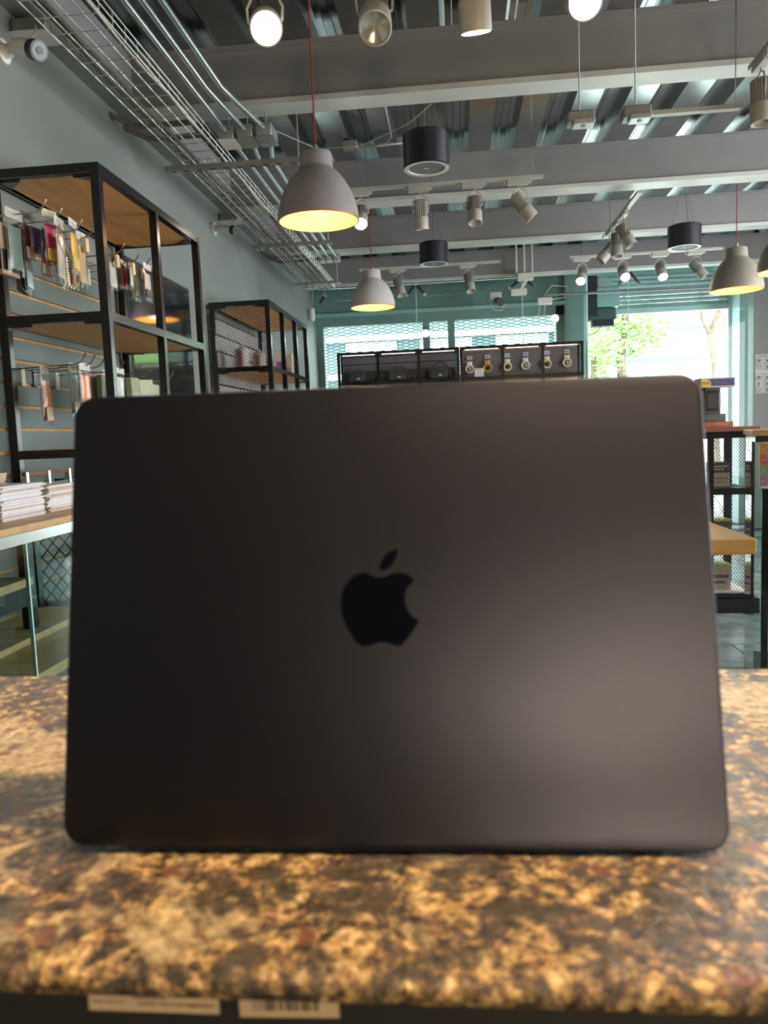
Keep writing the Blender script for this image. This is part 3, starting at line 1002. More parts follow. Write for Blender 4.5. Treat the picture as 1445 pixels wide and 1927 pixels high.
# display rail under the shelf
rk = thing('display_rail', 'low dark double rail with small ties on the left shelf', 'rail', (-1.45, 2.65, 1.05))
MB().bar((-1.45, 2.45, 1.085), (-1.45, 2.98, 1.085), 0.012, 0.012).build('upper_rail', m_woodr, rk)
MB().bar((-1.45, 2.45, 1.045), (-1.45, 2.98, 1.045), 0.012, 0.012).build('lower_rail', m_black, rk)
for y in (2.46, 2.60, 2.745, 2.89):
    MB().bar((-1.45, y, 1.039), (-1.45, y, 1.092), 0.014, 0.018).build('tie', m_hook, rk)
MB().bar((-1.581, 2.46, 1.045), (-1.45, 2.46, 1.045), 0.008, 0.008).bar((-1.581, 2.89, 1.045), (-1.45, 2.89, 1.045), 0.008, 0.008).build('brackets', m_black, rk)

# items on the mesh shelf ------------------------------------------
for k, (y, x) in enumerate(((5.20, -1.44), (5.50, -1.40))):
    t = thing('red_white_pack', 'red and white striped pack on the mesh shelf, %s' % ('nearer the wall corner' if k == 0 else 'nearer the phone box'), 'packet', (x, y, 1.64), 'red and white packs')
    MB().lathe([(0.044, 0.06), (0.046, 0.07), (0.046, 0.17), (0.042, 0.185), (0.012, 0.20), (0.01, 0.215)], (x, y, 1.6), 20, (True, True)).build('body', cmat((0.62, 0.60, 0.60)), t)
    for q in range(3):
        a = 2.1 * q - 1.9
        mb = MB()
        for z0 in (1.665,):
            pts = []
            for i in range(5):
                ang = a + 0.15 * i
                pts.append((x + 0.0465 * math.cos(ang), y + 0.0465 * math.sin(ang)))
            vs = [(px, py, 1.672) for px, py in pts] + [(px, py, 1.768) for px, py in pts]
            mb.add(vs, [(i, i + 1, i + 6, i + 5) for i in range(4)])
        mb.build('red_stripe', cmat((0.40, 0.16, 0.12)), t)
    MB().lathe([(0.046, 0), (0.046, 0.032)], (x, y, 1.634), 20, (True, True)).build('stand', m_blackmat, t)
ph = thing('phone_box', 'white upright box with a pink and blue phone picture, mesh shelf', 'box', (-1.25, 5.50, 1.6335))
MB().box(-1.285, -1.215, 5.50, 5.56, 1.6335, 1.80).build('carton', cmat((0.70, 0.68, 0.66)), ph, bevel=0.002)
MB().box(-1.272, -1.228, 5.4985, 5.50, 1.64, 1.72).build('picture', cmat((0.55, 0.10, 0.30)), ph)
MB().box(-1.250, -1.228, 5.4978, 5.4986, 1.66, 1.72).build('picture_inset', cmat((0.10, 0.22, 0.55)), ph)
bx = thing('brown_box', 'plain brown upright box behind the phone box on the mesh shelf', 'box', (-1.25, 5.75, 1.6335))
MB().box(-1.285, -1.215, 5.75, 5.80, 1.6335, 1.80).build('carton', cmat((0.50, 0.42, 0.36)), bx, bevel=0.002)
MB().box(-1.27, -1.23, 5.7488, 5.75, 1.66, 1.70).build('print_panel', cmat((0.30, 0.22, 0.18)), bx)

# ================================================================== LEFT SHOWCASE + PAPER
sc = thing('glass_showcase', 'glass showcase with pale wood top holding paper stacks, at left', 'showcase', (-1.2, 1.6, 0))
MB().box(-1.42, -0.975, 0.75, 2.42, 0.982, 1.0).build('wood_top', m_wood2, sc, bevel=0.003)
MB().box(-1.415, -0.982, 0.755, 2.415, 0.957, 0.982).build('alloy_frame', m_conduit, sc)
MB().box(-0.988, -0.980, 0.77, 1.640, 0.05, 0.957).build('glass_pane', m_case, sc)
MB().box(-0.988, -0.980, 1.646, 2.41, 0.05, 0.957).build('glass_pane', m_case, sc)
MB().box(-0.988, -0.980, 1.6405, 1.6455, 0.05, 0.957).build('glass_seam', m_edge, sc)
MB().box(-1.40, -0.99, 2.404, 2.412, 0.05, 0.957).build('end_glass', m_case, sc)
MB().box(-1.405, -1.20, 0.80, 2.03, 0.790, 0.812).build('inner_shelf', m_wood2, sc)
MB().box(-1.405, -1.205, 0.80, 2.00, 0.735, 0.789).build('shelf_rail', m_blackmat, sc)
MB().box(-1.41, -0.99, 0.76, 2.40, 0.62, 0.645).build('case_floor', m_wood2, sc)
MB().box(-1.36, -1.16, 1.75, 2.30, 0.6455, 0.665).build('display_riser', m_wood2, sc, bevel=0.003)
MB().box(-1.42, -0.975, 0.75, 2.42, 0.0, 0.05).build('plinth', m_wood2, sc)
for x, y in ((-1.415, 0.76), (-1.415, 2.37), (-1.235, 2.02), (-1.415, 1.55)):
    MB().box(x, x + 0.03, y, y + 0.03, 0.05, 0.957).build('post', m_black, sc)


def paper_stack(label, x0, x1, y0, y1, z0, n, th, mt):
    t = thing('paper_stack', label, 'paper stack', ((x0 + x1) / 2, (y0 + y1) / 2, z0), 'paper stacks on the showcase')
    z = z0
    for k in range(n):
        dx, dy = random.uniform(-0.006, 0.006), random.uniform(-0.006, 0.006)
        h = th * random.uniform(0.75, 1.2)
        MB().box(x0 + dx, x1 + dx, y0 + dy, y1 + dy, z, z + h * 0.86).build('sheet_bundle', mt if random.random() < 0.75 else m_paperb, t, smooth=False)
        z += h
    return t


paper_stack('short stack of white flyers at the very left edge of the showcase', -1.20, -1.05, 1.42, 1.64, 1.0, 16, 0.0034, m_paper)
paper_stack('tall front stack of white flyers on the showcase', -1.26, -1.075, 1.71, 1.90, 1.0, 24, 0.0036, m_paper)
paper_stack('white flyer stack right of the tallest, beside the laptop edge', -1.26, -1.09, 1.95, 2.10, 1.0, 20, 0.0036, m_paper)
paper_stack('stack of thin beige flyers farthest back on the showcase', -1.40, -1.275, 1.86, 2.06, 1.0, 28, 0.004, m_paperb)
paper_stack('low white flyer stack mostly hidden behind the laptop lid', -1.22, -1.09, 2.16, 2.32, 1.0, 14, 0.0036, m_paper)

# ================================================================== CEILING FIXTURES
# cable tray -------------------------------------------------------
tr = thing('cable_tray', 'long zinc wire-mesh cable tray under the ceiling along the left wall', 'cable tray', (-1.25, 4.5, 2.60))
X0, X1, TZ, TH = -1.365, -1.14, 2.605, 0.055
Y0, Y1 = 1.3, 7.62
for k in range(5):
    x = X0 + (X1 - X0) * k / 4
    MB().tube([(x, Y0, TZ), (x, Y1, TZ)], 0.0028, 6).build('long_wire', m_wire, tr)
for x in (X0, X1):
    for z in (TZ + TH * 0.5, TZ + TH):
        MB().tube([(x, Y0, z), (x, Y1, z)], 0.0028, 6).build('long_wire', m_wire, tr)
cw = MB().tube([(X0 - X0, 0, TH), (0, 0, 0.008), (0.008, 0, -0.0045), (X1 - X0 - 0.008, 0, -0.0045), (X1 - X0, 0, 0.008), (X1 - X0, 0, TH)], 0.0024, 5).mesh('cross_wire', m_wire)
k = 0
y = Y0 + 0.05
while y < Y1:
    share('cross_wire', cw, (X0 - tr.location.x, y - tr.location.y, TZ - tr.location.z), tr)
    y += 0.105
for k, (x, r, m, lb) in enumerate(((-1.33, 0.011, m_cable, 'grey cable bundle along the wall side of the tray'), (-1.30, 0.008, m_cable, 'thin grey cable bundle in the middle of the tray'), (-1.16, 0.006, m_cablew, 'white cable along the room side of the tray'))):
    pts = []
    y = Y0
    while y < Y1 - 0.2:
        pts.append((x + random.uniform(-0.008, 0.008), y, TZ + r + 0.004 + random.uniform(0, 0.006)))
        y += 0.22
    tag(MB().tube(pts, r, 6).build('tray_cable', m), lb, 'cable', 'cables in the tray')


def channel(label, y, x0, x1, z=2.588):
    t = thing('strut_channel', label, 'channel', ((x0 + x1) / 2, y, z), 'hung strut channels')
    MB().box(x0, x1, y - 0.02, y - 0.017, z - 0.02, z).box(x0, x1, y + 0.017, y + 0.02, z - 0.02, z).box(x0, x1, y - 0.02, y + 0.02, z - 0.023, z - 0.02).build('channel_body', m_strut, t)
    mb = MB()
    xx = x0 + 0.04
    while xx < x1 - 0.04:
        mb.cbox((xx, y, z - 0.0235), (0.028, 0.012, 0.002))
        xx += 0.07
    stuff(mb.build('slots', m_blackmat, t, smooth=False))
    for xx in (x0 + 0.03, x1 - 0.03):
        MB().tube([(xx, y, z - 0.035), (xx, y, ZC + 0.004)], 0.004, 6).build('hanger_rod', m_zinc, t)
    return t


channel('slotted strut channel under the tray nearest the big lamp', 4.02, -1.46, -0.73)
channel('slotted strut channel under the tray, middle one', 5.70, -1.45, -0.86)
channel('slotted strut channel under the tray, farthest one', 7.15, -1.45, -1.02)

# conduits ---------------------------------------------------------
for k, (x, nm) in enumerate(((-1.10, 'nearest the cable tray'), (-1.04, 'middle of three'), (-0.975, 'farthest from the tray'))):
    t = thing('steel_conduit', 'bright steel conduit running along the ceiling, %s' % nm, 'conduit', (x, 3, 2.70), 'steel conduits')
    xb = (-1.085, -0.990, -0.895)[k]
    MB().tube([(x, 1.2, 2.70), (x, 3.42, 2.70), (x + (xb - x) * 0.3, 3.56, 2.695), (xb, 3.84, 2.68)], 0.0125, 10).build('near_run', m_conduit, t)
    MB().tube([(xb, 4.0, 2.675), (x + 0.2 * (xb - x), 4.30, 2.69), (x - 0.005, 6.64, 2.69)], 0.0125, 10).build('far_run', m_conduit, t)
    MB().cbox((xb, 3.92, 2.675), (0.075, 0.15, 0.06)).build('junction_box', m_zinc, t, bevel=0.003)
    MB().cbox((xb, 3.92, 2.642), (0.088, 0.14, 0.004)).build('box_cover', m_white if k == 0 else m_zinc, t)
    MB().cbox((x - 0.005, 6.70, 2.685), (0.054, 0.12, 0.05)).build('end_box', m_zinc, t, bevel=0.003)
    MB().tube([(xb, 3.92, 2.70), (xb, 3.92, ZC + 0.004)], 0.004, 6).build('hanger_rod', m_zinc, t)


for k, (yy, lb) in enumerate(((3.72, 'pair of dark flexible hoses from the wall to the tray, nearer'), (6.55, 'pair of dark flexible hoses from the wall to the tray, farther'))):
    t = thing('flexible_hose', lb, 'hose', (-1.55, yy, 2.7), 'flexible hoses at the tray')
    for q in (0, 0.16):
        MB().tube([(-1.598, yy + q - 0.02, 2.74), (-1.56, yy + q, 2.72), (-1.50, yy + q + 0.03, 2.695), (-1.40, yy + q + 0.03, 2.69), (-1.27, yy + q + 0.02, 2.69), (-1.20, yy + q, 2.68)], 0.013, 8).build('hose', m_cable, t)
tag(MB().tube([(-0.95, 4.05, 2.775), (-0.70, 4.3, 2.72), (-0.45, 4.25, 2.71), (-0.2, 4.1, 2.74), (-0.08, 3.98, 2.778)], 0.0025, 5).build('slack_wire', m_cablew), 'thin slack wire hanging behind the first beam', 'wire')

# pendants ---------------------------------------------------------
def pendant(label, x, y, zrim, dia, mt, watts, cord_top=ZC):
    t = thing('pendant_lamp', label, 'lamp', (x, y, zrim), 'pendant lamps')
    s = dia / 0.36
    outer = [(0.180, 0.0), (0.180, 0.012), (0.176, 0.045), (0.166, 0.085), (0.150, 0.125), (0.128, 0.165), (0.103, 0.197), (0.082, 0.217), (0.076, 0.224), (0.074, 0.230), (0.070, 0.285), (0.066, 0.292), (0.012, 0.295)]
    inner = [(0.012, 0.285), (0.06, 0.278), (0.066, 0.228), (0.098, 0.193), (0.123, 0.161), (0.145, 0.121), (0.161, 0.082), (0.171, 0.043), (0.1745, 0.012), (0.1745, 0.0)]
    MB().lathe([(r * s, z * s) for r, z in outer], (x, y, zrim), 48).build('shade', mt, t)
    MB().lathe([(r * s, z * s) for r, z in inner], (x, y, zrim), 48).build('shade_lining', m_shadein, t)
    MB().lathe([(0.1745 * s, -0.001), (0.181 * s, -0.001), (0.181 * s, 0.005)], (x, y, zrim), 48).build('rim', m_rim, t)
    MB().lathe([(0.004, 0), (0.02, 0.006), (0.033, 0.025), (0.036, 0.045), (0.030, 0.068), (0.018, 0.09), (0.016, 0.11)], (x, y, zrim + 0.07 * s), 20).build('bulb', m_bulb, t)
    MB().lathe([(0.022, 0.0), (0.022, 0.11)], (x, y, zrim + 0.175 * s), 16, (True, True)).build('socket', m_white, t)
    MB().lathe([(0.016, 0), (0.014, 0.02), (0.006, 0.035)], (x, y, zrim + 0.295 * s), 16, (False, True)).build('cord_grip', m_zinc, t)
    MB().tube([(x, y, zrim + 0.32 * s), (x, y, cord_top)], 0.0035, 6).build('cord', m_redcord, t)
    d = bpy.data.lights.new('pendant_light', 'POINT')
    d.energy = watts
    d.color = (1.0, 0.72, 0.38)
    d.shadow_soft_size = 0.03
    lo = bpy.data.objects.new('pendant_light', d)
    col.objects.link(lo)
    lo.parent = t
    lo.location = (0, 0, 0.045 * s)
    return t


pendant('large grey pendant lamp with glowing yellow inside, nearest', -0.585, 3.50, 2.125, 0.36, m_shade, 3.2)
pendant('pale grey pendant lamp farther back over the left side', -0.645, 6.30, 2.19, 0.36, m_shadel, 3.2)
pendant('taupe pendant lamp before the bright doorway', 2.00, 5.80, 2.085, 0.36, m_shadet, 2.6)
pendant('taupe pendant lamp cut by the right picture edge', 2.05, 5.05, 2.065, 0.36, m_shadet, 2.6)


# speakers ---------------------------------------------------------
def speaker(label, x, y, z0, dia, h, wires=True):
    t = thing('pendant_speaker', label, 'speaker', (x, y, z0), 'hanging cylinder speakers')
    r = dia / 2
    MB().lathe([(r * 0.93, 0), (r, 0.004), (r, h - 0.006), (r - 0.006, h), (0.005, h)], (x, y, z0), 40, (False, True)).build('cabinet', m_speaker, t)
    MB().lathe([(r * 0.93, 0.001), (r * 0.985, -0.003), (r * 0.80, -0.003), (r * 0.78, 0.003)], (x, y, z0), 40).build('ring', m_spkring, t)
    MB().lathe([(r * 0.80, 0.001), (r * 0.4, 0.001), (0.003, 0.001)], (x, y, z0), 40, (False, True)).build('grille', m_grille, t)
    MB().bar((x - 0.012, y - 0.003, z0 - 0.0005), (x + 0.012, y + 0.003, z0 - 0.0005), 0.006, 0.002).build('badge', m_spkring, t)
    for a in (0.5, 2.6, 4.7):
        MB().tube([(x + 0.8 * r * math.cos(a), y + 0.8 * r * math.sin(a), z0 + h), (x, y, min(z0 + h + 0.33, ZC - 0.03)), ], 0.0016, 5).build('wire', m_hook, t)
    MB().tube([(x, y, min(z0 + h + 0.33, ZC - 0.03)), (x, y, ZC + 0.004)], 0.002, 5).build('wire', m_hook, t)
    return t


speaker('black cylinder speaker hanging right of the big lamp, nearest', -0.115, 4.10, 2.515, 0.235, 0.165)
speaker('black cylinder speaker on wires at the middle of the shop', -0.148, 6.50, 2.545, 0.235, 0.165)
speaker('black cylinder speaker before the doorway at right', 1.70, 6.00, 2.445, 0.235, 0.155)

# spotlights -------------------------------------------------------
bd_ = MB()
prof_n = 40
fin = []
ribs = 20
for z in (0.0, -0.006, -0.095, -0.10):
    ring = []
    for k in range(ribs * 2):
        a = math.pi * k / ribs
        rr = 0.040 if k % 2 == 0 else 0.034
        if z in (0.0,):
            rr -= 0.006
        ring.append((rr * math.cos(a), rr * math.sin(a), z))
    fin.append(ring)
n = ribs * 2
vs = [p for r in fin for p in r]
fs = [tuple(range(n))]
for i in range(3):
    for k in range(n):
        fs.append((i * n + k, (i + 1) * n + k, (i + 1) * n + (k + 1) % n, i * n + (k + 1) % n))
bd_.add(vs, fs)
me_body = bd_.mesh('lamp_body', m_head, False)
me_snoot = MB().lathe([(0.040, -0.098), (0.044, -0.104), (0.044, -0.176), (0.040, -0.178), (0.038, -0.165)], (0, 0, 0), 28).mesh('snoot', m_snoot)
me_lens = MB().lathe([(0.039, -0.166), (0.02, -0.158), (0.004, -0.150)], (0, 0, 0), 24, (False, True)).mesh('lens', m_lens)
me_lit = MB().lathe([(0.0395, -0.172), (0.02, -0.176), (0.004, -0.178)], (0, 0, 0), 24, (False, True)).mesh('lens', m_lit)
me_adapt = MB().box(-0.075, 0.055, -0.018, 0.018, -0.032, 0.0).box(-0.095, -0.075, -0.012, 0.012, -0.022, -0.004).box(0.055, 0.075, -0.012, 0.012, -0.022, -0.004).mesh('adapter', m_track, False)
me_yoke = MB().tube([(0, 0, -0.032), (0, 0, -0.045), (0.03, 0, -0.06), (0.05, 0, -0.10), (0.047, 0, -0.135), (0.04, 0, -0.14)], 0.004, 6).tube([(0, 0, -0.045), (-0.03, 0, -0.06), (-0.05, 0, -0.10), (-0.047, 0, -0.135), (-0.04, 0, -0.14)], 0.004, 6).mesh('yoke', m_track)


def spot(label, x, y, z, aim, lit=0.0, yaw=0.0, warm=(1.0, 0.86, 0.66), cone=75, drop=0.14):
    """Track head: aim is the direction the lamp points."""
    t = thing('track_spotlight', label, 'spotlight', (x, y, z), 'track spotlights')
    share('adapter', me_adapt, (0, 0, 0), t, (0, 0, yaw))
    share('yoke', me_yoke, (0, 0, -0.032 * (1 - drop / 0.14)), t, (0, 0, yaw)).scale.z = drop / 0.14
    rot = Vector(aim).normalized().to_track_quat('-Z', 'Y').to_euler()
    d = Vector(aim).normalized()
    piv = Vector((0, 0, -drop))
    start = piv - d * 0.06
    b = share('lamp_body', me_body, start, t, rot)
    share('snoot', me_snoot, (0, 0, 0), b)
    share('lens', me_lit if lit else me_lens, (0, 0, 0), b)
    if lit:
        l = bpy.data.lights.new('spot_light', 'SPOT')
        l.energy = lit
        l.color = warm
        l.spot_size = math.radians(cone)
        l.spot_blend = 0.6
        l.shadow_soft_size = 0.035
        lo = bpy.data.objects.new('spot_light', l)
        col.objects.link(lo)
        lo.parent = b
        lo.location = (0, 0, -0.185)
    return t


def track(label, p, q, rods=None, ztop=ZC + 0.004):
    t = thing('light_track', label, 'track', tuple((Vector(p) + Vector(q)) / 2), 'light tracks')
    MB().bar(p, q, 0.034, 0.018).build('rail_body', m_track, t)
    d = Vector(q) - Vector(p)
    for s in (rods or (0.08, 0.92)):
        c = Vector(p) + d * s
        MB().tube([(c.x, c.y, c.z + 0.009), (c.x, c.y, ztop)], 0.0022, 5).build('hanger', m_hook, t)
    return t


TZ1 = 2.712
track('pale light track with four heads right of the big lamp', (-0.70, 5.0, TZ1), (0.575, 5.0, TZ1), (0.14, 0.46, 0.95))
spot('lit track spotlight peeking from behind the big grey lamp', -0.565, 5.0, TZ1 - 0.009, (0.05, -0.75, -0.75), 30)
spot('unlit track spotlight, second on the four-head track', -0.185, 5.0, TZ1 - 0.009, (0.02, 0.18, -0.95))
spot('unlit track spotlight facing us, third on the four-head track', 0.150, 5.0, TZ1 - 0.009, (0.0, -0.30, -0.95))
spot('unlit track spotlight tilted right, fourth on the four-head track', 0.430, 5.0, TZ1 - 0.009, (0.62, 0.1, -0.75))
TZ2 = 2.70
track('far light track behind the pale grey lamp', (-0.86, 7.3, TZ2), (0.44, 7.3, TZ2))
spot('unlit track spotlight just behind the pale grey lamp', -0.50, 7.3, TZ2 - 0.009, (0.25, -0.3, -0.95))
spot('unlit track spotlight alone at the middle of the far track', 0.15, 7.3, TZ2 - 0.009, (0.12, -0.35, -0.95))
track('far light track before the doorway carrying four heads', (1.06, 7.3, TZ2 - 0.004), (2.40, 7.3, TZ2 - 0.004))
spot('lit track spotlight nearest the teal column', 1.17, 7.3, TZ2 - 0.013, (-0.25, -0.75, -0.75), 22)
spot('brightest lit track spotlight above the doorway glass', 1.53, 7.3, TZ2 - 0.013, (0.02, -0.85, -0.65), 22)
spot('lit track spotlight, third of four before the doorway', 1.86, 7.3, TZ2 - 0.013, (0.02, -0.70, -0.75), 22)
spot('unlit track spotlight tilted right before the doorway', 2.17, 7.3, TZ2 - 0.013, (0.55, -0.2, -0.75))
track('slanting-looking light track running away before the doorway', (1.26, 5.46, TZ1), (1.255, 6.70, TZ1), (0.25, 0.8), ZC + 0.074)
spot('unlit track spotlight tilted left, far end of the receding track', 1.25, 6.45, TZ1 - 0.009, (-0.65, -0.1, -0.75), 0, math.pi / 2)
spot('unlit track spotlight pointing down, middle of the receding track', 1.25, 6.18, TZ1 - 0.009, (0.02, -0.1, -1), 0, math.pi / 2)
spot('unlit track spotlight tilted right, near end of the receding track', 1.25, 5.92, TZ1 - 0.009, (0.42, -0.2, -0.85), 0, math.pi / 2)
# near row at the top of the picture
TZ3 = 2.455
track('light track overhead at the top of the picture', (-0.75, 2.2, TZ3), (0.85, 2.2, TZ3), (0.1, 0.5, 0.9))
spot('glaring lit spotlight at the upper left, nearest row', -0.49, 2.2, TZ3 - 0.009, (0.20, -0.85, -0.55), 45)
spot('unlit spotlight facing us at the top, between two lit ones', -0.188, 2.2, TZ3 - 0.009, (0.06, -0.72, -0.70))
spot('lit spotlight pointing down at the top, third of the near row', 0.078, 2.2, TZ3 - 0.009, (0.05, 0.30, -0.95), 35, drop=0.085)
spot('lit spotlight cut by the top edge, right of the near row', 0.352, 2.2, TZ3 - 0.009, (0.02, -0.8, -0.6), 45)
# over the stone counter, above the picture
track('light track over the stone counter, above the viewer', (0.2, 0.16, 2.6), (1.4, 0.16, 2.6), (0.1, 0.9))
spot('warm lit spotlight above the stone counter, left of two', 0.55, 0.16, 2.591, (-0.34, 0.10, -1), 75, 0, (1.0, 0.70, 0.40), 70)
spot('warm lit spotlight above the stone counter, right of two', 1.05, 0.16, 2.591, (-0.55, 0.12, -1), 75, 0, (1.0, 0.70, 0.40), 70)
# right edge
track('light track with feed boxes below the first beam, at right', (0.86, 3.55, 2.49), (1.235, 3.55, 2.49), (0.95,))
spot('unlit spotlight cut by the right picture edge, high up', 1.30, 3.50, 2.654, (0.02, -0.05, -1), 0, math.pi / 2)
track('short light track at the upper right corner', (1.30, 3.60, 2.663), (1.30, 2.70, 2.663), (0.5,), ZC + 0.07)


def feed_box(label, x, y, z):
    t = thing('track_feed_box', label, 'box', (x, y, z), 'hung feed boxes')
    MB().cbox((x, y, z), (0.115, 0.09, 0.045)).build('box_body', m_strut, t, bevel=0.006)
    MB().cbox((x + 0.012, y - 0.02, z - 0.026), (0.09, 0.075, 0.022)).build('cover', m_zinc, t, bevel=0.004)
    MB().lathe([(0.011, 0), (0.011, 0.003)], (x + 0.012, y - 0.02, z - 0.040), 12, (True, True)).build('knockout', m_strut, t)
    MB().tube([(x, y, z + 0.02), (x, y, ZC + 0.004)], 0.0035, 6).build('hanger_rod', m_zinc, t)


feed_box('small grey box on a rod, left of two below the first beam', 0.568, 3.55, 2.492)
feed_box('small grey box on a rod feeding the right light track', 0.803, 3.55, 2.495)
jb = thing('deck_junction_box', 'small zinc junction box with flexible hose under the steel deck', 'box', (-0.63, 5.15, 3.02))
MB().cbox((-0.63, 5.15, 3.035), (0.09, 0.07, 0.05)).build('box_body', m_zinc, jb, bevel=0.003)
MB().tube([(-0.585, 5.15, 3.03), (-0.50, 5.15, 3.02), (-0.40, 5.15, 3.035), (-0.36, 5.1, 3.05), (-0.36, 4.6, 3.055)], 0.008, 8).build('hose', m_zinc, jb)
MB().tube([(-0.585, 5.14, 3.03), (-0.45, 5.12, 3.01), (-0.33, 5.13, 3.02), (-0.28, 5.2, 3.045), (-0.28, 5.45, 3.05)], 0.008, 8).build('hose', m_zinc, jb)


# wall cameras -----------------------------------------------------
def cctv(label, base, p0, p1, r):
    t = thing('security_camera', label, 'camera', base, 'wall security cameras')
    base, p0, p1 = Vector(base), Vector(p0), Vector(p1)
    d = (p1 - p0).normalized()
    MB().tube([base + Vector((0.0005, 0, 0)), base + Vector((0.012, 0, 0))], 0.042, 20).build('mount_plate', m_white, t)
    MB().tube([base + Vector((0.012, 0, 0)), base + Vector((0.03, 0, 0)), p0], [0.026, 0.022, 0.018], 14).build('arm', m_white, t)
    L = (p1 - p0).length
    MB().tube([p0, p0 + d * L * 0.15, p0 + d * L * 0.3, p0 + d * L * 0.78], [r * 0.55, r * 0.9, r, r], 20).build('housing', m_white, t)
    MB().tube([p0 + d * L * 0.78, p0 + d * L], r * 1.04, 20).build('front_ring', m_speaker, t)
    MB().tube([p0 + d * L * 1.0, p0 + d * (L + 0.0015)], r * 0.86, 20).build('lens_glass', m_camglass, t)
    MB().tube([p0 + d * (L + 0.0015), p0 + d * (L + 0.004)], r * 0.38, 14).build('lens', m_speaker, t)


cctv('white bullet security camera at the top left corner', (-1.6, 2.80, 2.605), (-1.545, 2.775, 2.605), (-1.405, 2.70, 2.545), 0.033)
cctv('white bullet security camera above the mesh shelf', (-1.6, 5.24, 2.60), (-1.55, 5.22, 2.592), (-1.425, 5.16, 2.558), 0.028)
for lb, x, y, z in (('dark cable box with pale cover above the top-left camera', -1.53, 2.92, 2.718), ('pale cable box above the camera over the mesh shelf', -1.53, 5.42, 2.70)):
    t = thing('camera_cable_box', lb, 'box', (x, y, z), 'camera cable boxes')
    MB().cbox((x, y, z + 0.012), (0.13, 0.10, 0.05)).build('box_body', m_strut, t, bevel=0.004)
    MB().cbox((x, y, z - 0.016), (0.14, 0.115, 0.006)).build('cover', m_white, t)
    MB().tube([(x - 0.065, y, z + 0.01), (-1.597, y, z + 0.01)], 0.008, 8).build('wall_nipple', m_zinc, t)
    MB().tube([(x + 0.03, y - 0.05, z), (x + 0.045, y - 0.075, z - 0.03), (x + 0.01, y - 0.06, z - 0.05)], 0.004, 6).build('cable', m_cablew, t)
sn = thing('motion_sensor', 'small white motion sensor in the far left corner', 'sensor', (-1.57, 8.5, 2.50))
MB().lathe([(0.012, -0.075), (0.03, -0.065), (0.034, 0.0), (0.03, 0.06), (0.012, 0.07)], (-1.555, 8.55, 2.52), 16, (True, True)).build('case', m_white, sn)
MB().tube([(-1.598, 8.55, 2.53), (-1.57, 8.55, 2.53)], 0.012, 8).build('bracket', m_white, sn)
MB().tube([(-1.555, 8.55, 2.59), (-1.545, 8.56, 2.70), (-1.52, 8.5, 2.78)], 0.003, 5).build('cable', m_cablew, sn)


# spider fittings on the glass -------------------------------------
def spider(label, x, z, arms):
    t = thing('glass_spider', label, 'glass fitting', (x, 8.68, z), 'steel spider fittings on the far glass')
    MB().tube([(x, 8.71, z), (x, 8.655, z)], 0.022, 16).build('hub', m_zinc, t)
    MB().bar((x, 8.69, z), (x, 8.69, 2.90), 0.03, 0.02).build('stem', m_zinc, t)
    for ax, az in arms:
        MB().tube([(x, 8.675, z), (x + ax, 8.685, z + az)], [0.016, 0.011], 10).build('arm', m_speaker, t)
        MB().tube([(x + ax, 8.719, z + az), (x + ax, 8.67, z + az)], 0.019, 14).build('disc', m_hook, t)


spider('spider glass fitting in the far left corner of the glass', -1.42, 2.74, ((-0.075, -0.10),))
spider('V-shaped spider glass fitting left of the middle', -0.408, 2.80, ((-0.10, -0.115), (0.10, -0.115)))
spider('V-shaped spider glass fitting right of the middle', 0.752, 2.80, ((-0.14, -0.10), (0.13, -0.10)))
spider('spider glass fitting above the doorway', 1.883, 2.81, ((0.10, -0.13), (-0.10, -0.13)))
# long horizontal conduits near the glass
hc = thing('cross_conduit', 'thin steel conduit crossing below the farthest beam', 'conduit', (-0.3, 8.3, 2.83), 'cross conduits')
MB().tube([(-1.45, 8.33, 2.745), (0.70, 8.33, 2.745)], 0.011, 8).build('pipe', m_conduit, hc)
MB().tube([(-1.2, 8.33, 2.745), (-1.2, 8.45, 2.782)], 0.005, 6).tube([(0.3, 8.33, 2.745), (0.3, 8.45, 2.782)], 0.005, 6).build('clamps', m_zinc, hc)
hc2 = thing('cross_conduit', 'dark thin pipe crossing in front of the doorway glass', 'conduit', (1.8, 8.35, 2.55), 'cross conduits')
MB().tube([(0.95, 8.4, 2.56), (3.13, 8.4, 2.535)], 0.013, 8).build('pipe', m_strut, hc2)
MB().tube([(1.3, 8.4, 2.56), (1.3, 8.45, 2.782)], 0.004, 6).tube([(2.9, 8.4, 2.54), (2.9, 8.45, 2.782)], 0.004, 6).build('hangers', m_zinc, hc2)
wb = thing('conduit_drop', 'three pale conduits dropping from the last beam to white boxes', 'conduit', (0.74, 8.3, 2.75))
for x in (0.66, 0.74, 0.82):
    MB().tube([(x, 8.28, 2.74), (x, 8.28, ZC + 0.004)], 0.011, 8).build('pipe', m_white, wb)
MB().cbox((0.75, 8.28, 2.735), (0.16, 0.08, 0.07)).build('box_body', m_white, wb, bevel=0.004)
MB().bar((0.76, 8.28, 2.70), (0.70, 8.28, 2.60), 0.03, 0.03).build('elbow', m_white, wb)
MB().cbox((0.68, 8.28, 2.585), (0.16, 0.08, 0.06)).build('lower_box', m_white, wb, bevel=0.004)
dc = thing('dome_camera', 'small dark camera with coiled white cable before the far glass', 'camera', (0.48, 8.5, 2.55))
MB().cbox((0.46, 8.62, 2.62), (0.12, 0.08, 0.06)).build('base', m_white, dc, bevel=0.005)
MB().tube([(0.48, 8.60, 2.56), (0.50, 8.50, 2.53)], 0.042, 18).build('eye', m_speaker, dc)
MB().tube([(0.46, 8.6, 2.60), (0.40, 8.58, 2.53), (0.44, 8.57, 2.46), (0.52, 8.57, 2.45), (0.55, 8.58, 2.52)], 0.006, 6).build('cable', m_cablew, dc)
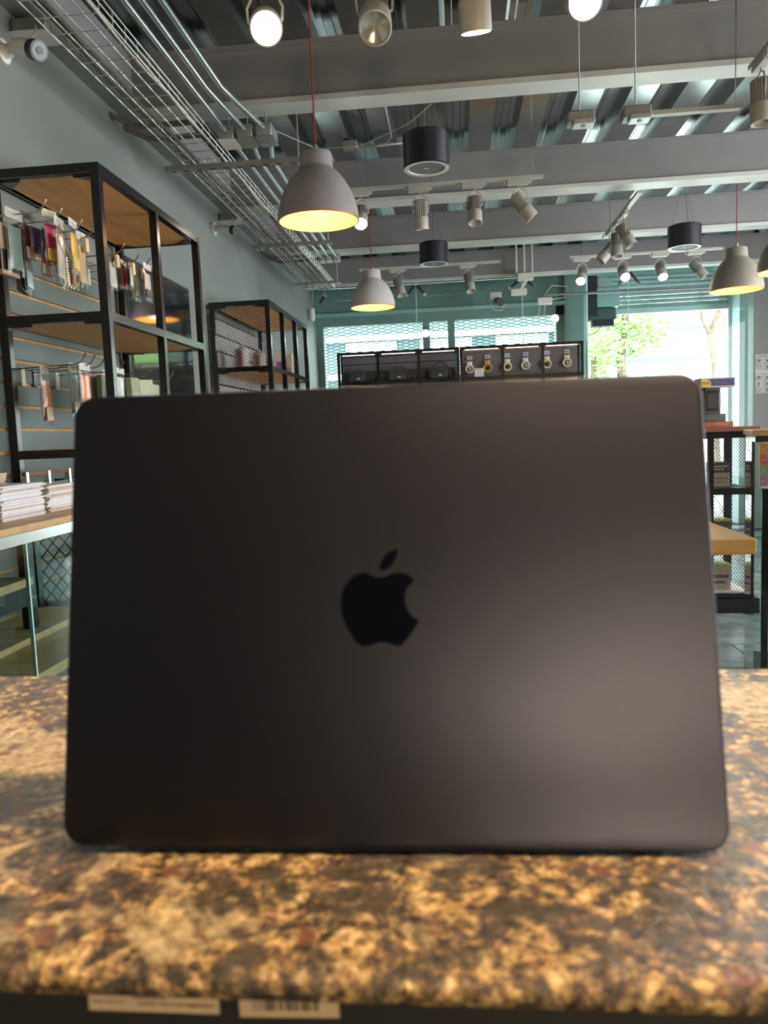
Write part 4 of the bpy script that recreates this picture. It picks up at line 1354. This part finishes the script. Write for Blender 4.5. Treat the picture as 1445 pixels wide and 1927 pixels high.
MB().bar((0.46, 8.64, 2.64), (0.46, 8.719, 2.64), 0.05, 0.04).build('glass_mount', m_white, dc)
pb = thing('power_box', 'small white power box with looped cable before the glass', 'box', (0.98, 8.55, 2.53))
MB().cbox((0.98, 8.6, 2.53), (0.15, 0.07, 0.07)).build('box_body', m_white, pb, bevel=0.006)
MB().tube([(1.05, 8.6, 2.54), (1.20, 8.6, 2.56), (1.22, 8.55, 2.66), (1.05, 8.55, 2.68), (0.97, 8.58, 2.58)], 0.006, 6).build('cable', m_cablew, pb)
MB().tube([(0.93, 8.6, 2.50), (0.91, 8.6, 2.38), (0.97, 8.6, 2.36), (0.98, 8.6, 2.50)], 0.006, 6).build('cable', m_cablew, pb)
MB().bar((0.98, 8.63, 2.53), (0.98, 8.719, 2.53), 0.05, 0.04).build('glass_mount', m_white, pb)
# two lamps seen through the glass, outside below the header
for k, (x, z, ax) in enumerate(((-0.325, 2.30, 0.0), (1.13, 2.39, -0.35))):
    t = thing('outdoor_spotlight', ('small lit floodlight on the dark window post' if k == 0 else 'small lit floodlight on the frame beside the teal column'), 'spotlight', (x, 9.0, z), 'floodlights beyond the glass')
    d = Vector((ax, -1, -0.25)).normalized()
    c = Vector((x, 8.96, z))
    MB().tube([c - d * 0.07, c - d * 0.02, c], [0.024, 0.038, 0.045], 18).build('lamp_body', m_head, t)
    MB().tube([c, c + d * 0.004], 0.040, 18).build('lens', m_lit, t)
    MB().bar(c - d * 0.06, (x + 0.0, 9.055, z + 0.08), 0.025, 0.02).build('bracket', m_head, t)

# roller shutter ---------------------------------------------------
sh = thing('roller_shutter', 'pale teal roller shutter rolled up above the doorway', 'shutter', (2.3, 9.35, 2.45))
z = 2.50
k = 0
while z < 2.86:
    y = 9.30 + 0.02 * math.sin(k * 1.3)
    MB().prism([(9.30, z), (9.285, z + 0.022), (9.30, z + 0.044), (9.306, z + 0.044), (9.292, z + 0.022), (9.306, z)], lambda u, v, d: (d, u, v), 1.50, 3.13).build('slat', m_shutter, sh, smooth=False)
    z += 0.047
    k += 1
MB().box(1.50, 3.13, 9.28, 9.33, 2.44, 2.50).build('bottom_bar', m_shutter, sh)
for x in (1.478, 3.105):
    MB().box(x, x + 0.03, 9.26, 9.36, 0, 2.9).build('guide_rail', m_shutter, sh)
MB().tube([(1.50, 9.47, 2.78), (3.13, 9.47, 2.78)], 0.06, 16).build('roller', m_shutter, sh)
mo = thing('shutter_motor', 'grey shutter motor with gears and chain beside the teal column', 'motor', (1.62, 9.15, 2.4))
MB().box(1.60, 1.86, 9.05, 9.24, 2.50, 2.72).build('motor_case', m_teal2, mo, bevel=0.01)
MB().box(1.49, 1.62, 9.05, 9.24, 2.40, 2.85).build('gear_plate', m_blackmat, mo, bevel=0.006)
MB().box(1.52, 1.82, 9.06, 9.22, 2.36, 2.49).build('control_box', mat('motor_dark', (0.07, 0.09, 0.11), 0.5, var=0.1), mo, bevel=0.01)
MB().box(1.56, 1.80, 9.07, 9.22, 2.29, 2.36).build('tray', m_blackmat, mo, bevel=0.006)
MB().tube([(1.70, 9.12, 2.74), (1.70, 9.20, 2.74)], 0.10, 24).build('gear', m_shutter, mo)
MB().tube([(1.84, 9.08, 2.66), (1.92, 9.08, 2.60), (1.91, 9.08, 2.50), (1.83, 9.08, 2.42), (1.82, 9.08, 2.36)], 0.007, 6).build('cable', m_cablew, mo)
MB().tube([(1.66, 9.08, 2.30), (1.60, 9.08, 2.22), (1.52, 9.08, 2.20)], 0.006, 6).build('cable', m_cable, mo)
lk = MB().tube([(0, 0, 0.017), (0.006, 0, 0.01), (0.006, 0, -0.01), (0, 0, -0.017), (-0.006, 0, -0.01), (-0.006, 0, 0.01)], 0.0022, 5, closed=True).mesh('chain_link', m_zinc)
for k in range(44):
    share('chain_link', lk, Vector((1.815, 9.12, 2.29 - k * 0.028)) - Vector(mo.location), mo, (0, 0, (k % 2) * math.pi / 2))
ev = MB().bar((1.49, 9.15, 2.62), (1.478, 9.15, 2.62), 0.1, 0.1).build('wall_bracket', m_blackmat, mo)

# ================================================================== FAR DISPLAY CABINETS
def far_cabinet(label, xs):
    t = thing('display_cabinet', label, 'cabinet', ((xs[0] + xs[-1]) / 2, 8.5, 0), 'far display cabinets')
    s = 0.028
    y0, y1 = 8.40, 8.69
    for x in xs:
        for y in (y0, y1 - s):
            MB().box(x - s / 2, x + s / 2, y, y + s, 0, 2.068).build('post', m_black, t)
    for z in (2.068, 1.745, 0.15):
        for y in (y0, y1 - s):
            MB().box(xs[0], xs[-1], y + 0.001, y + s - 0.001, z - s, z - 0.0005).build('rail', m_black, t)
    MB().box(xs[0], xs[-1], y0 + 0.01, y1 - 0.005, 2.052, 2.066).build('top_board', m_wood, t)
    MB().box(xs[0], xs[-1], y0 + 0.02, y1 - 0.02, 1.722, 1.742).build('shelf_board', m_blackmat, t)
    MB().box(xs[0], xs[-1], y0 + 0.02, y1 - 0.02, 0.13, 0.148).build('bottom_board', m_blackmat, t)
    MB().box(xs[0] + 0.01, xs[-1] - 0.01, y1 - 0.034, y1 - 0.030, 0.15, 2.05).build('back_panel', m_groove if xs[0] > 0 else m_blackmat, t)
    zz = 1.70
    while zz < 2.03:
        MB().box(xs[0] + 0.01, xs[-1] - 0.01, y1 - 0.055, y1 - 0.035, zz + 0.004, min(zz + 0.080, 2.045)).build('back_slat', m_slatdark, t)
        zz += 0.085
    for a, b in zip(xs[:-1], xs[1:]):
        MB().box(a + 0.04, b - 0.04, y0 + 0.05, y0 + 0.07, 2.036, 2.046).build('led_strip', m_led, t)
    return t


far_cabinet('black display cabinet holding three dark bags, far left', (-1.262, -0.832, -0.39, 0.034))
far_cabinet('black display cabinet with hanging gold accessories, far right', (0.066, 0.504, 0.927, 1.335))


def super_body(c, w, d, h, e=0.45, n=20, m=12):
    mb = MB()
    vs = []

    def sp(v, p):
        return math.copysign(abs(v) ** p, v)
    for i in range(m + 1):
        ph = -math.pi / 2 + math.pi * i / m
        for k in range(n):
            th = 2 * math.pi * k / n
            vs.append((c[0] + w / 2 * sp(math.cos(ph), e) * sp(math.cos(th), e), c[1] + d / 2 * sp(math.cos(ph), e) * sp(math.sin(th), e), c[2] + h / 2 * sp(math.sin(ph), 0.6)))
    fs = [(i * n + k, i * n + (k + 1) % n, (i + 1) * n + (k + 1) % n, (i + 1) * n + k) for i in range(m) for k in range(n)]
    return mb.add(vs, fs)


for k, (x, lb) in enumerate(((-1.055, 'flat-topped dark duffel bag, left of three'), (-0.61, 'dark duffel bag with side straps, middle of three'), (-0.165, 'dark duffel bag with raised loop handle, right of three'))):
    t = thing('duffel_bag', lb, 'bag', (x, 8.53, 1.746), 'bags in the far cabinet')
    h = 0.13
    super_body((x, 8.53, 1.746 + h / 2), 0.31, 0.16, h).build('body', m_fabric, t)
    super_body((x - 0.02, 8.455, 1.742 + 0.05), 0.20, 0.05, 0.085).build('front_pocket', m_fabric, t)
    hh = (0.02, 0.045, 0.075)[k]
    pts = [(x - 0.09 + 0.18 * i / 12, 8.53, 1.742 + h - 0.012 + hh * math.sin(math.pi * i / 12)) for i in range(13)]
    MB().tube(pts, 0.006, 6).build('handle', m_fabric, t)
    for sx in (-0.115, 0.105):
        MB().bar((x + sx, 8.448, 1.752), (x + sx, 8.452, 1.742 + h - 0.02), 0.022, 0.006, (0, 1, 0)).build('strap', m_blackmat, t)
    MB().cbox((x, 8.4285, 1.785), (0.032, 0.004, 0.012)).build('tag_patch', m_white, t)
    if k:
        MB().tube([(x + 0.165, 8.5, 1.76), (x + 0.17, 8.5, 1.80), (x + 0.15, 8.5, 1.83)], 0.008, 6).build('side_clip', m_blackmat, t)

accs = ((0.155, 'milky white', (0.72, 0.68, 0.66)), (0.350, 'orange-topped gold', (0.66, 0.40, 0.12)), (0.565, 'pale gold', (0.72, 0.62, 0.42)), (0.762, 'silvery white', (0.74, 0.73, 0.70)), (0.990, 'gold and black', (0.66, 0.56, 0.36)), (1.205, 'cream', (0.74, 0.70, 0.56)))
for k, (x, nm, c) in enumerate(accs):
    zc = 1.862 + 0.004 * k
    t = thing('coiled_accessory', '%s coiled accessory hanging in the far right cabinet' % nm, 'accessory', (x, 8.60, zc), 'coiled accessories in the far cabinet')
    pts = []
    for i in range(40):
        a = 2 * math.pi * i / 20
        r = 0.036 + 0.006 * (i // 20)
        pts.append((x + r * math.cos(a), 8.60 - 0.008 * (i // 20), zc - 0.018 + r * math.sin(a)))
    MB().tube(pts, 0.009, 7).build('coil', cmat(c), t)
    MB().pillow((x, 8.606, zc + 0.035), 0.062, 0.06, 0.022, 5, 'x').build('pouch', cmat(tuple(min(1, q * 1.08) for q in c)), t)
    MB().cbox((x + 0.005, 8.597, zc - 0.018), (0.028, 0.016, 0.028)).build('core', m_blackmat if k in (1, 2, 4) else cmat((0.6, 0.5, 0.35)), t)
    MB().tube([(x, 8.60, zc + 0.055), (x, 8.61, zc + 0.07), (x, 8.634, zc + 0.07)], 0.003, 6).build('hang_loop', m_hook, t)
    tg = thing('price_tag', '%s price tag above the %s accessory' % ('beige' if k == 0 else 'pale blue', nm), 'price tag', (x, 8.62, zc + 0.095), 'price tags in the far cabinet')
    MB().cbox((x + 0.004, 8.622, zc + 0.105), (0.058, 0.003, 0.042)).build('card', m_label if k == 0 else m_bluetag, tg)
    MB().cbox((x + 0.004, 8.6202, zc + 0.108), (0.04, 0.0006, 0.006)).cbox((x + 0.004, 8.6202, zc + 0.096), (0.03, 0.0006, 0.005)).build('print', m_ink, tg)
    MB().bar((x, 8.623, zc + 0.105), (x, 8.634, zc + 0.105), 0.01, 0.01).build('clip', m_hook, tg)
cd = thing('sign_card', 'small white sign card with yellow band standing in the far cabinet', 'sign', (0.255, 8.45, 1.742))
MB().cbox((0.255, 8.45, 1.79), (0.10, 0.006, 0.095)).build('card', m_white, cd)
MB().cbox((0.255, 8.4465, 1.825), (0.085, 0.001, 0.018)).build('band', cmat((0.65, 0.58, 0.30)), cd)
stuff(scribble(scribble(MB(), 0.232, 0.276, 8.4464, 1.803, 0.010), 0.226, 0.282, 8.4464, 1.784, 0.010).build('print', m_zinc, cd, smooth=False))

# ================================================================== RIGHT SIDE
rc = thing('mesh_cabinet', 'black steel cabinet with mesh back and red-wood top at right', 'cabinet', (1.4, 5.0, 0))
x0, x1, y0, y1, s = 1.05, 1.765, 4.80, 5.22, 0.04
for x in (x0, x1 - s):
    for y in (y0, y1 - s):
        MB().box(x, x + s, y, y + s, 0.03, 1.105).build('post', m_black, rc)
MB().box(1.50, 1.53, y0, y0 + 0.03, 0.03, 1.105).build('post', m_black, rc)
for z in (1.105, 0.765, 0.43, 0.12):
    for y in (y0, y1 - s):
        MB().box(x0, x1, y + 0.001, y + s - 0.001, z - s, z - 0.0005).build('rail', m_black, rc)
    for x in (x0, x1 - s):
        MB().box(x + 0.001, x + s - 0.001, y0, y1, z - s, z - 0.001).build('side_rail', m_black, rc)
    if z < 1.1:
        MB().box(x0 + 0.01, x1 - 0.01, y0 + 0.02, y1 - 0.02, z - 0.012, z).build('shelf_board', m_blackmat if z > 0.2 else m_white, rc)
MB().box(x0 - 0.02, x1 + 0.03, y0 - 0.02, y1 + 0.02, 1.105, 1.132).build('wood_top', m_woodr, rc, bevel=0.004)
MB().box(x0 - 0.01, x1 + 0.03, y0 - 0.02, y1 + 0.02, 0.0, 0.09).build('plinth', m_black, rc)
for z0, z1 in ((0.77, 1.065), (0.43, 0.725), (0.12, 0.39)):
    mb = MB()
    expanded(mb, (x0, y1 - 0.012, z0), (1, 0, 0), (0, 0, 1), x1 - x0, z1 - z0, 0.017, 0.024, 0.0022, 0.0015)
    stuff(mb.build('mesh_panel', m_mesh, rc, smooth=False))
    mb = MB()
    expanded(mb, (1.53, y0 + 0.012, z0), (1, 0, 0), (0, 0, 1), x1 - s - 1.53, z1 - z0, 0.017, 0.024, 0.0016, 0.001)
    stuff(mb.build('mesh_panel', m_mesh, rc, smooth=False))


def carton(label, x, y, z, w, d, h, c, band):
    t = thing('small_carton', label, 'box', (x, y, z), 'cartons in the mesh cabinet')
    MB().box(x, x + w, y, y + d, z, z + h).build('carton', cmat(c), t, bevel=0.002)
    MB().box(x + w * 0.1, x + w * 0.9, y - 0.001, y, z + h * 0.55, z + h * 0.68).box(x + w * 0.1, x + w * 0.7, y - 0.001, y, z + h * 0.3, z + h * 0.4).build('print', cmat(band), t)


carton('beige carton on the upper shelf of the mesh cabinet', 1.555, 4.90, 0.766, 0.10, 0.12, 0.085, (0.50, 0.40, 0.30), (0.3, 0.22, 0.16))
carton('dark carton stacked on the beige one in the mesh cabinet', 1.552, 4.90, 0.852, 0.10, 0.12, 0.065, (0.05, 0.035, 0.045), (0.6, 0.55, 0.55))
carton('dark carton with lime top on the middle shelf of the cabinet', 1.545, 4.90, 0.431, 0.115, 0.12, 0.12, (0.09, 0.06, 0.05), (0.5, 0.35, 0.2))
carton('pinkish beige carton on the bottom shelf of the cabinet', 1.545, 4.90, 0.121, 0.12, 0.12, 0.14, (0.50, 0.38, 0.32), (0.10, 0.07, 0.07))
tag(MB().box(1.543, 1.662, 4.898, 5.022, 0.5515, 0.565).build('lime_carton', cmat((0.45, 0.55, 0.12)), bevel=0.002), 'flat lime green carton on the middle cabinet shelf', 'box')
tag(MB().box(1.543, 1.667, 4.898, 5.022, 0.2615, 0.285).build('lime_carton', cmat((0.42, 0.50, 0.16)), bevel=0.002), 'flat lime green carton on the bottom cabinet shelf', 'box')

# boxed collectible: the carton only
tb = thing('toy_box', 'windowed toy carton with purple header standing on the mesh cabinet', 'box', (1.6, 4.95, 1.132))
a, b, c0, c1 = 1.500, 1.705, 4.95, 5.09
MB().box(a, b, c0, c1, 1.377, 1.436).build('header', cmat((0.62, 0.58, 0.58)), tb, bevel=0.002)
MB().box(a + 0.035, b - 0.008, c0 - 0.001, c0, 1.384, 1.428).build('header_print', cmat((0.075, 0.06, 0.16)), tb)
MB().prism([(1.530 + 0.032 * math.cos(k * math.pi / 8), 1.402 + 0.025 * math.sin(k * math.pi / 8)) for k in range(16)], lambda u, v, d: (u, d, v), c0 - 0.001, c0 - 0.0025).build('oval_badge', cmat((0.66, 0.45, 0.08)), tb, smooth=False)
text('POP!', 'print', tb, (1.530, c0 - 0.003, 1.402), 0.026, cmat((0.15, 0.10, 0.03)), PLR)
text('SPIDER-MAN', 'print', tb, (1.615, c0 - 0.002, 1.406), 0.014, cmat((0.30, 0.22, 0.45)), PLR)
MB().box(a + 0.03, b - 0.012, c0, c1, 1.132, 1.166).build('base_band', cmat((0.55, 0.13, 0.06)), tb, bevel=0.002)
text('SPIDER-MAN', 'print', tb, (1.625, c0 - 0.001, 1.150), 0.014, cmat((0.75, 0.55, 0.45)), PLR)
MB().box(a + 0.03, b - 0.045, c1 - 0.004, c1, 1.166, 1.377).build('back_card', cmat((0.10, 0.09, 0.09)), tb)
MB().box(a + 0.03, a + 0.034, c0 + 0.004, c1 - 0.004, 1.166, 1.377).build('side_card', cmat((0.10, 0.09, 0.10)), tb)
MB().box(a + 0.034, b - 0.045, c0 + 0.03, c1 - 0.02, 1.166, 1.215).build('tray_insert', cmat((0.14, 0.13, 0.11)), tb, bevel=0.004)
MB().box(a + 0.036, b - 0.065, c0 + 0.045, c1 - 0.012, 1.235, 1.36).build('tray_insert', cmat((0.05, 0.05, 0.055)), tb, bevel=0.02)
MB().box(a + 0.03, b - 0.012, c0 + 0.0005, c0 + 0.0015, 1.166, 1.377).build('window_film', m_film, tb)
MB().box(b - 0.014, b - 0.012, c0 + 0.002, c1 - 0.002, 1.166, 1.377).build('window_film', m_film, tb)

# wooden table
wt = thing('wood_table', 'thick golden wood table behind the laptop at right', 'table', (0.45, 3.2, 0))
MB().box(-0.25, 1.047, 2.82, 3.62, 0.692, 0.75).build('tabletop', m_woodt, wt, bevel=0.004)
for x in (-0.2, 0.60):
    for y in (2.9, 3.52):
        MB().box(x, x + 0.05, y, y + 0.05, 0, 0.692).build('leg', m_black, wt)
# right showcase
rs = thing('glass_showcase', 'glass showcase with wood top and coloured flyer, cut by the right edge', 'showcase', (1.162, 3.18, 0))
MB().box(1.162, 1.95, 3.18, 3.75, 1.104, 1.126).build('wood_top', m_wood2, rs, bevel=0.003)
MB().box(1.172, 1.94, 3.19, 3.74, 1.08, 1.104).build('frame', m_black, rs)
MB().box(1.178, 1.935, 3.20, 3.208, 0.08, 1.08).build('front_glass', m_case, rs)
MB().box(1.172, 1.178, 3.20, 3.73, 0.08, 1.08).build('side_glass', m_case, rs)
MB().box(1.20, 1.225, 3.212, 3.237, 0.08, 1.08).build('post', m_black, rs)
MB().box(1.915, 1.94, 3.212, 3.237, 0.08, 1.08).build('post', m_black, rs)
MB().box(1.915, 1.94, 3.70, 3.725, 0.08, 1.08).build('post', m_black, rs)
MB().box(1.178, 1.935, 3.21, 3.73, 0.55, 0.558).build('glass_shelf', m_case, rs)
MB().box(1.172, 1.94, 3.19, 3.74, 0.0, 0.08).build('plinth', m_black, rs)
rs.rotation_euler = (0, 0, math.radians(-16))
fy = thing('colour_flyer', 'rounded flyer with orange, red, green, purple and blue blocks on the showcase', 'flyer', (1.162, 3.18, 0))
MB().prism([(1.186 + u, 0.895 + v) for u, v in rounded(0.27, 0.186, 0.02)], lambda u, v, d: (u, d, v), 3.199, 3.197).build('sheet', m_white, fy, smooth=False)
for k, (c, tx) in enumerate((((0.36, 0.20, 0.50), 'Max'), ((0.22, 0.42, 0.22), 'Plus'), ((0.60, 0.13, 0.13), 'Pro'), ((0.70, 0.30, 0.10), 'Go'))):
    zz = 0.905 + k * 0.0425
    MB().box(1.190, 1.214, 3.1962, 3.197, zz, zz + 0.042).build('colour_block', cmat(c), fy)
    MB().box(1.197, 1.206, 3.1956, 3.1962, zz + 0.017, zz + 0.021).build('print', m_white, fy)
MB().box(1.216, 1.44, 3.1962, 3.197, 0.905, 1.073).build('blue_block', cmat((0.12, 0.18, 0.52)), fy)
fy.rotation_euler = (0, 0, math.radians(-16))
# wall sign with pictograms
sg = thing('safety_sign', 'white safety instruction sign with pictogram grid on the right wall', 'sign', (3.38, 8.59, 1.65))
MB().box(3.157, 3.60, 8.592, 8.60, 1.447, 1.855).build('board', m_white, sg)
mb = MB()
for z in (1.82, 1.755, 1.695, 1.645, 1.58, 1.515, 1.455, 1.847):
    mb.box(3.165, 3.592, 8.5905, 8.592, z, z + 0.003)
for x in (3.165, 3.258, 3.38, 3.48, 3.589):
    for za, zb in ((1.695, 1.82), (1.455, 1.645)):
        mb.box(x, x + 0.003, 8.5905, 8.592, za, zb)
stuff(mb.build('grid_lines', m_ink, sg, smooth=False))
m_navy = cmat((0.05, 0.09, 0.22))
m_red = cmat((0.50, 0.10, 0.09))
pic = MB()
picr = MB()


def fig(mb, x, z, s):
    mb.lathe([(0.006 * s, 0), (0.006 * s, 0.0001)], (x, 8.5904, z + 0.014 * s), 8, (True, True))
    mb.box(x - 0.006 * s, x + 0.006 * s, 8.59, 8.592, z - 0.008 * s, z + 0.010 * s)
    mb.box(x - 0.005 * s, x - 0.001, 8.59, 8.592, z - 0.022 * s, z - 0.008 * s)
    mb.box(x + 0.001, x + 0.005 * s, 8.59, 8.592, z - 0.022 * s, z - 0.008 * s)


for x in (3.195, 3.40):
    for z in (1.792, 1.615):
        fig(pic, x - 0.009, z, 1.0)
        fig(pic, x + 0.009, z, 1.0)
    fig(pic, x, 1.548, 1.2)
    for z in (1.727, 1.485):
        pts = [(x + 0.02 * math.cos(2 * math.pi * k / 16), 8.591, z + 0.02 * math.sin(2 * math.pi * k / 16)) for k in range(16)]
        picr.tube(pts, 0.0025, 5, closed=True)
        picr.bar((x - 0.014, 8.591, z + 0.014), (x + 0.014, 8.591, z - 0.014), 0.004, 0.002)
for x in (3.30, 3.52):
    for z in (1.788, 1.725, 1.612, 1.548, 1.485):
        fig(pic, x - 0.02, z, 1.1)
for x in (3.232, 3.44):
    for z in (1.788, 1.725, 1.612, 1.548, 1.485):
        pic.box(x - 0.014, x + 0.016, 8.591, 8.592, z + 0.006, z + 0.009).box(x - 0.014, x + 0.012, 8.591, 8.592, z - 0.006, z - 0.003)
stuff(pic.build('pictograms', m_navy, sg, smooth=False))
stuff(picr.build('prohibition_rings', m_red, sg, smooth=False))
text('INCENDIO', 'print', sg, (3.38, 8.5915, 1.670), 0.038, m_ink, PLR)
stuff(scribble(MB(), 3.19, 3.57, 8.5912, 1.834, 0.010).build('title_print', m_ink, sg, smooth=False))

# unseen low cabinet and lamps added behind the viewer to light the laptop lid
bc = thing('added_cabinet', 'low wooden cabinet added behind the viewer, unseen, for the lid reflection', 'cabinet', (1.2, -2.3, 0))
MB().box(0.15, 2.6, -2.58, -2.1, 0.06, 0.74).build('body', m_wood2, bc)
MB().box(0.12, 2.63, -2.59, -2.05, 0.74, 0.78).build('top', m_woodt, bc)
MB().box(0.17, 2.58, -2.56, -2.13, 0.0, 0.06).build('plinth', m_black, bc)
for x in (0.17, 0.78, 1.39, 2.0):
    d = MB().box(x, x + 0.58, -2.1, -2.08, 0.1, 0.72).build('door', m_wood2, bc)
    MB().bar((x + 0.53, -2.07, 0.5), (x + 0.53, -2.07, 0.65), 0.012, 0.012).build('handle', m_hook, d)
m_addedglow = mat('added_lamp_glow', (0.9, 0.8, 0.65), 0.7, emit=(1.0, 0.79, 0.50), estr=ADDED_LAMP)  # added lamps: the glowing shade puts a warm highlight on the lid
for k, (lx, lb) in enumerate(((1.25, 'warm table lamp added behind the viewer for the lid highlight, left one'), (2.05, 'warm table lamp added behind the viewer for the lid highlight, right one'))):
    tl = thing('added_table_lamp', lb, 'lamp', (lx, -2.3, 0.78), 'added table lamps behind the viewer')
    MB().lathe([(0.09, 0), (0.09, 0.015), (0.02, 0.03), (0.014, 0.05), (0.014, 0.20)], (lx, -2.3, 0.78), 24, (True, True)).build('base', m_black, tl)
    MB().lathe([(0.20, 0.16), (0.15, 0.44)], (lx, -2.3, 0.78), 32).build('lamp_shade', m_addedglow, tl)
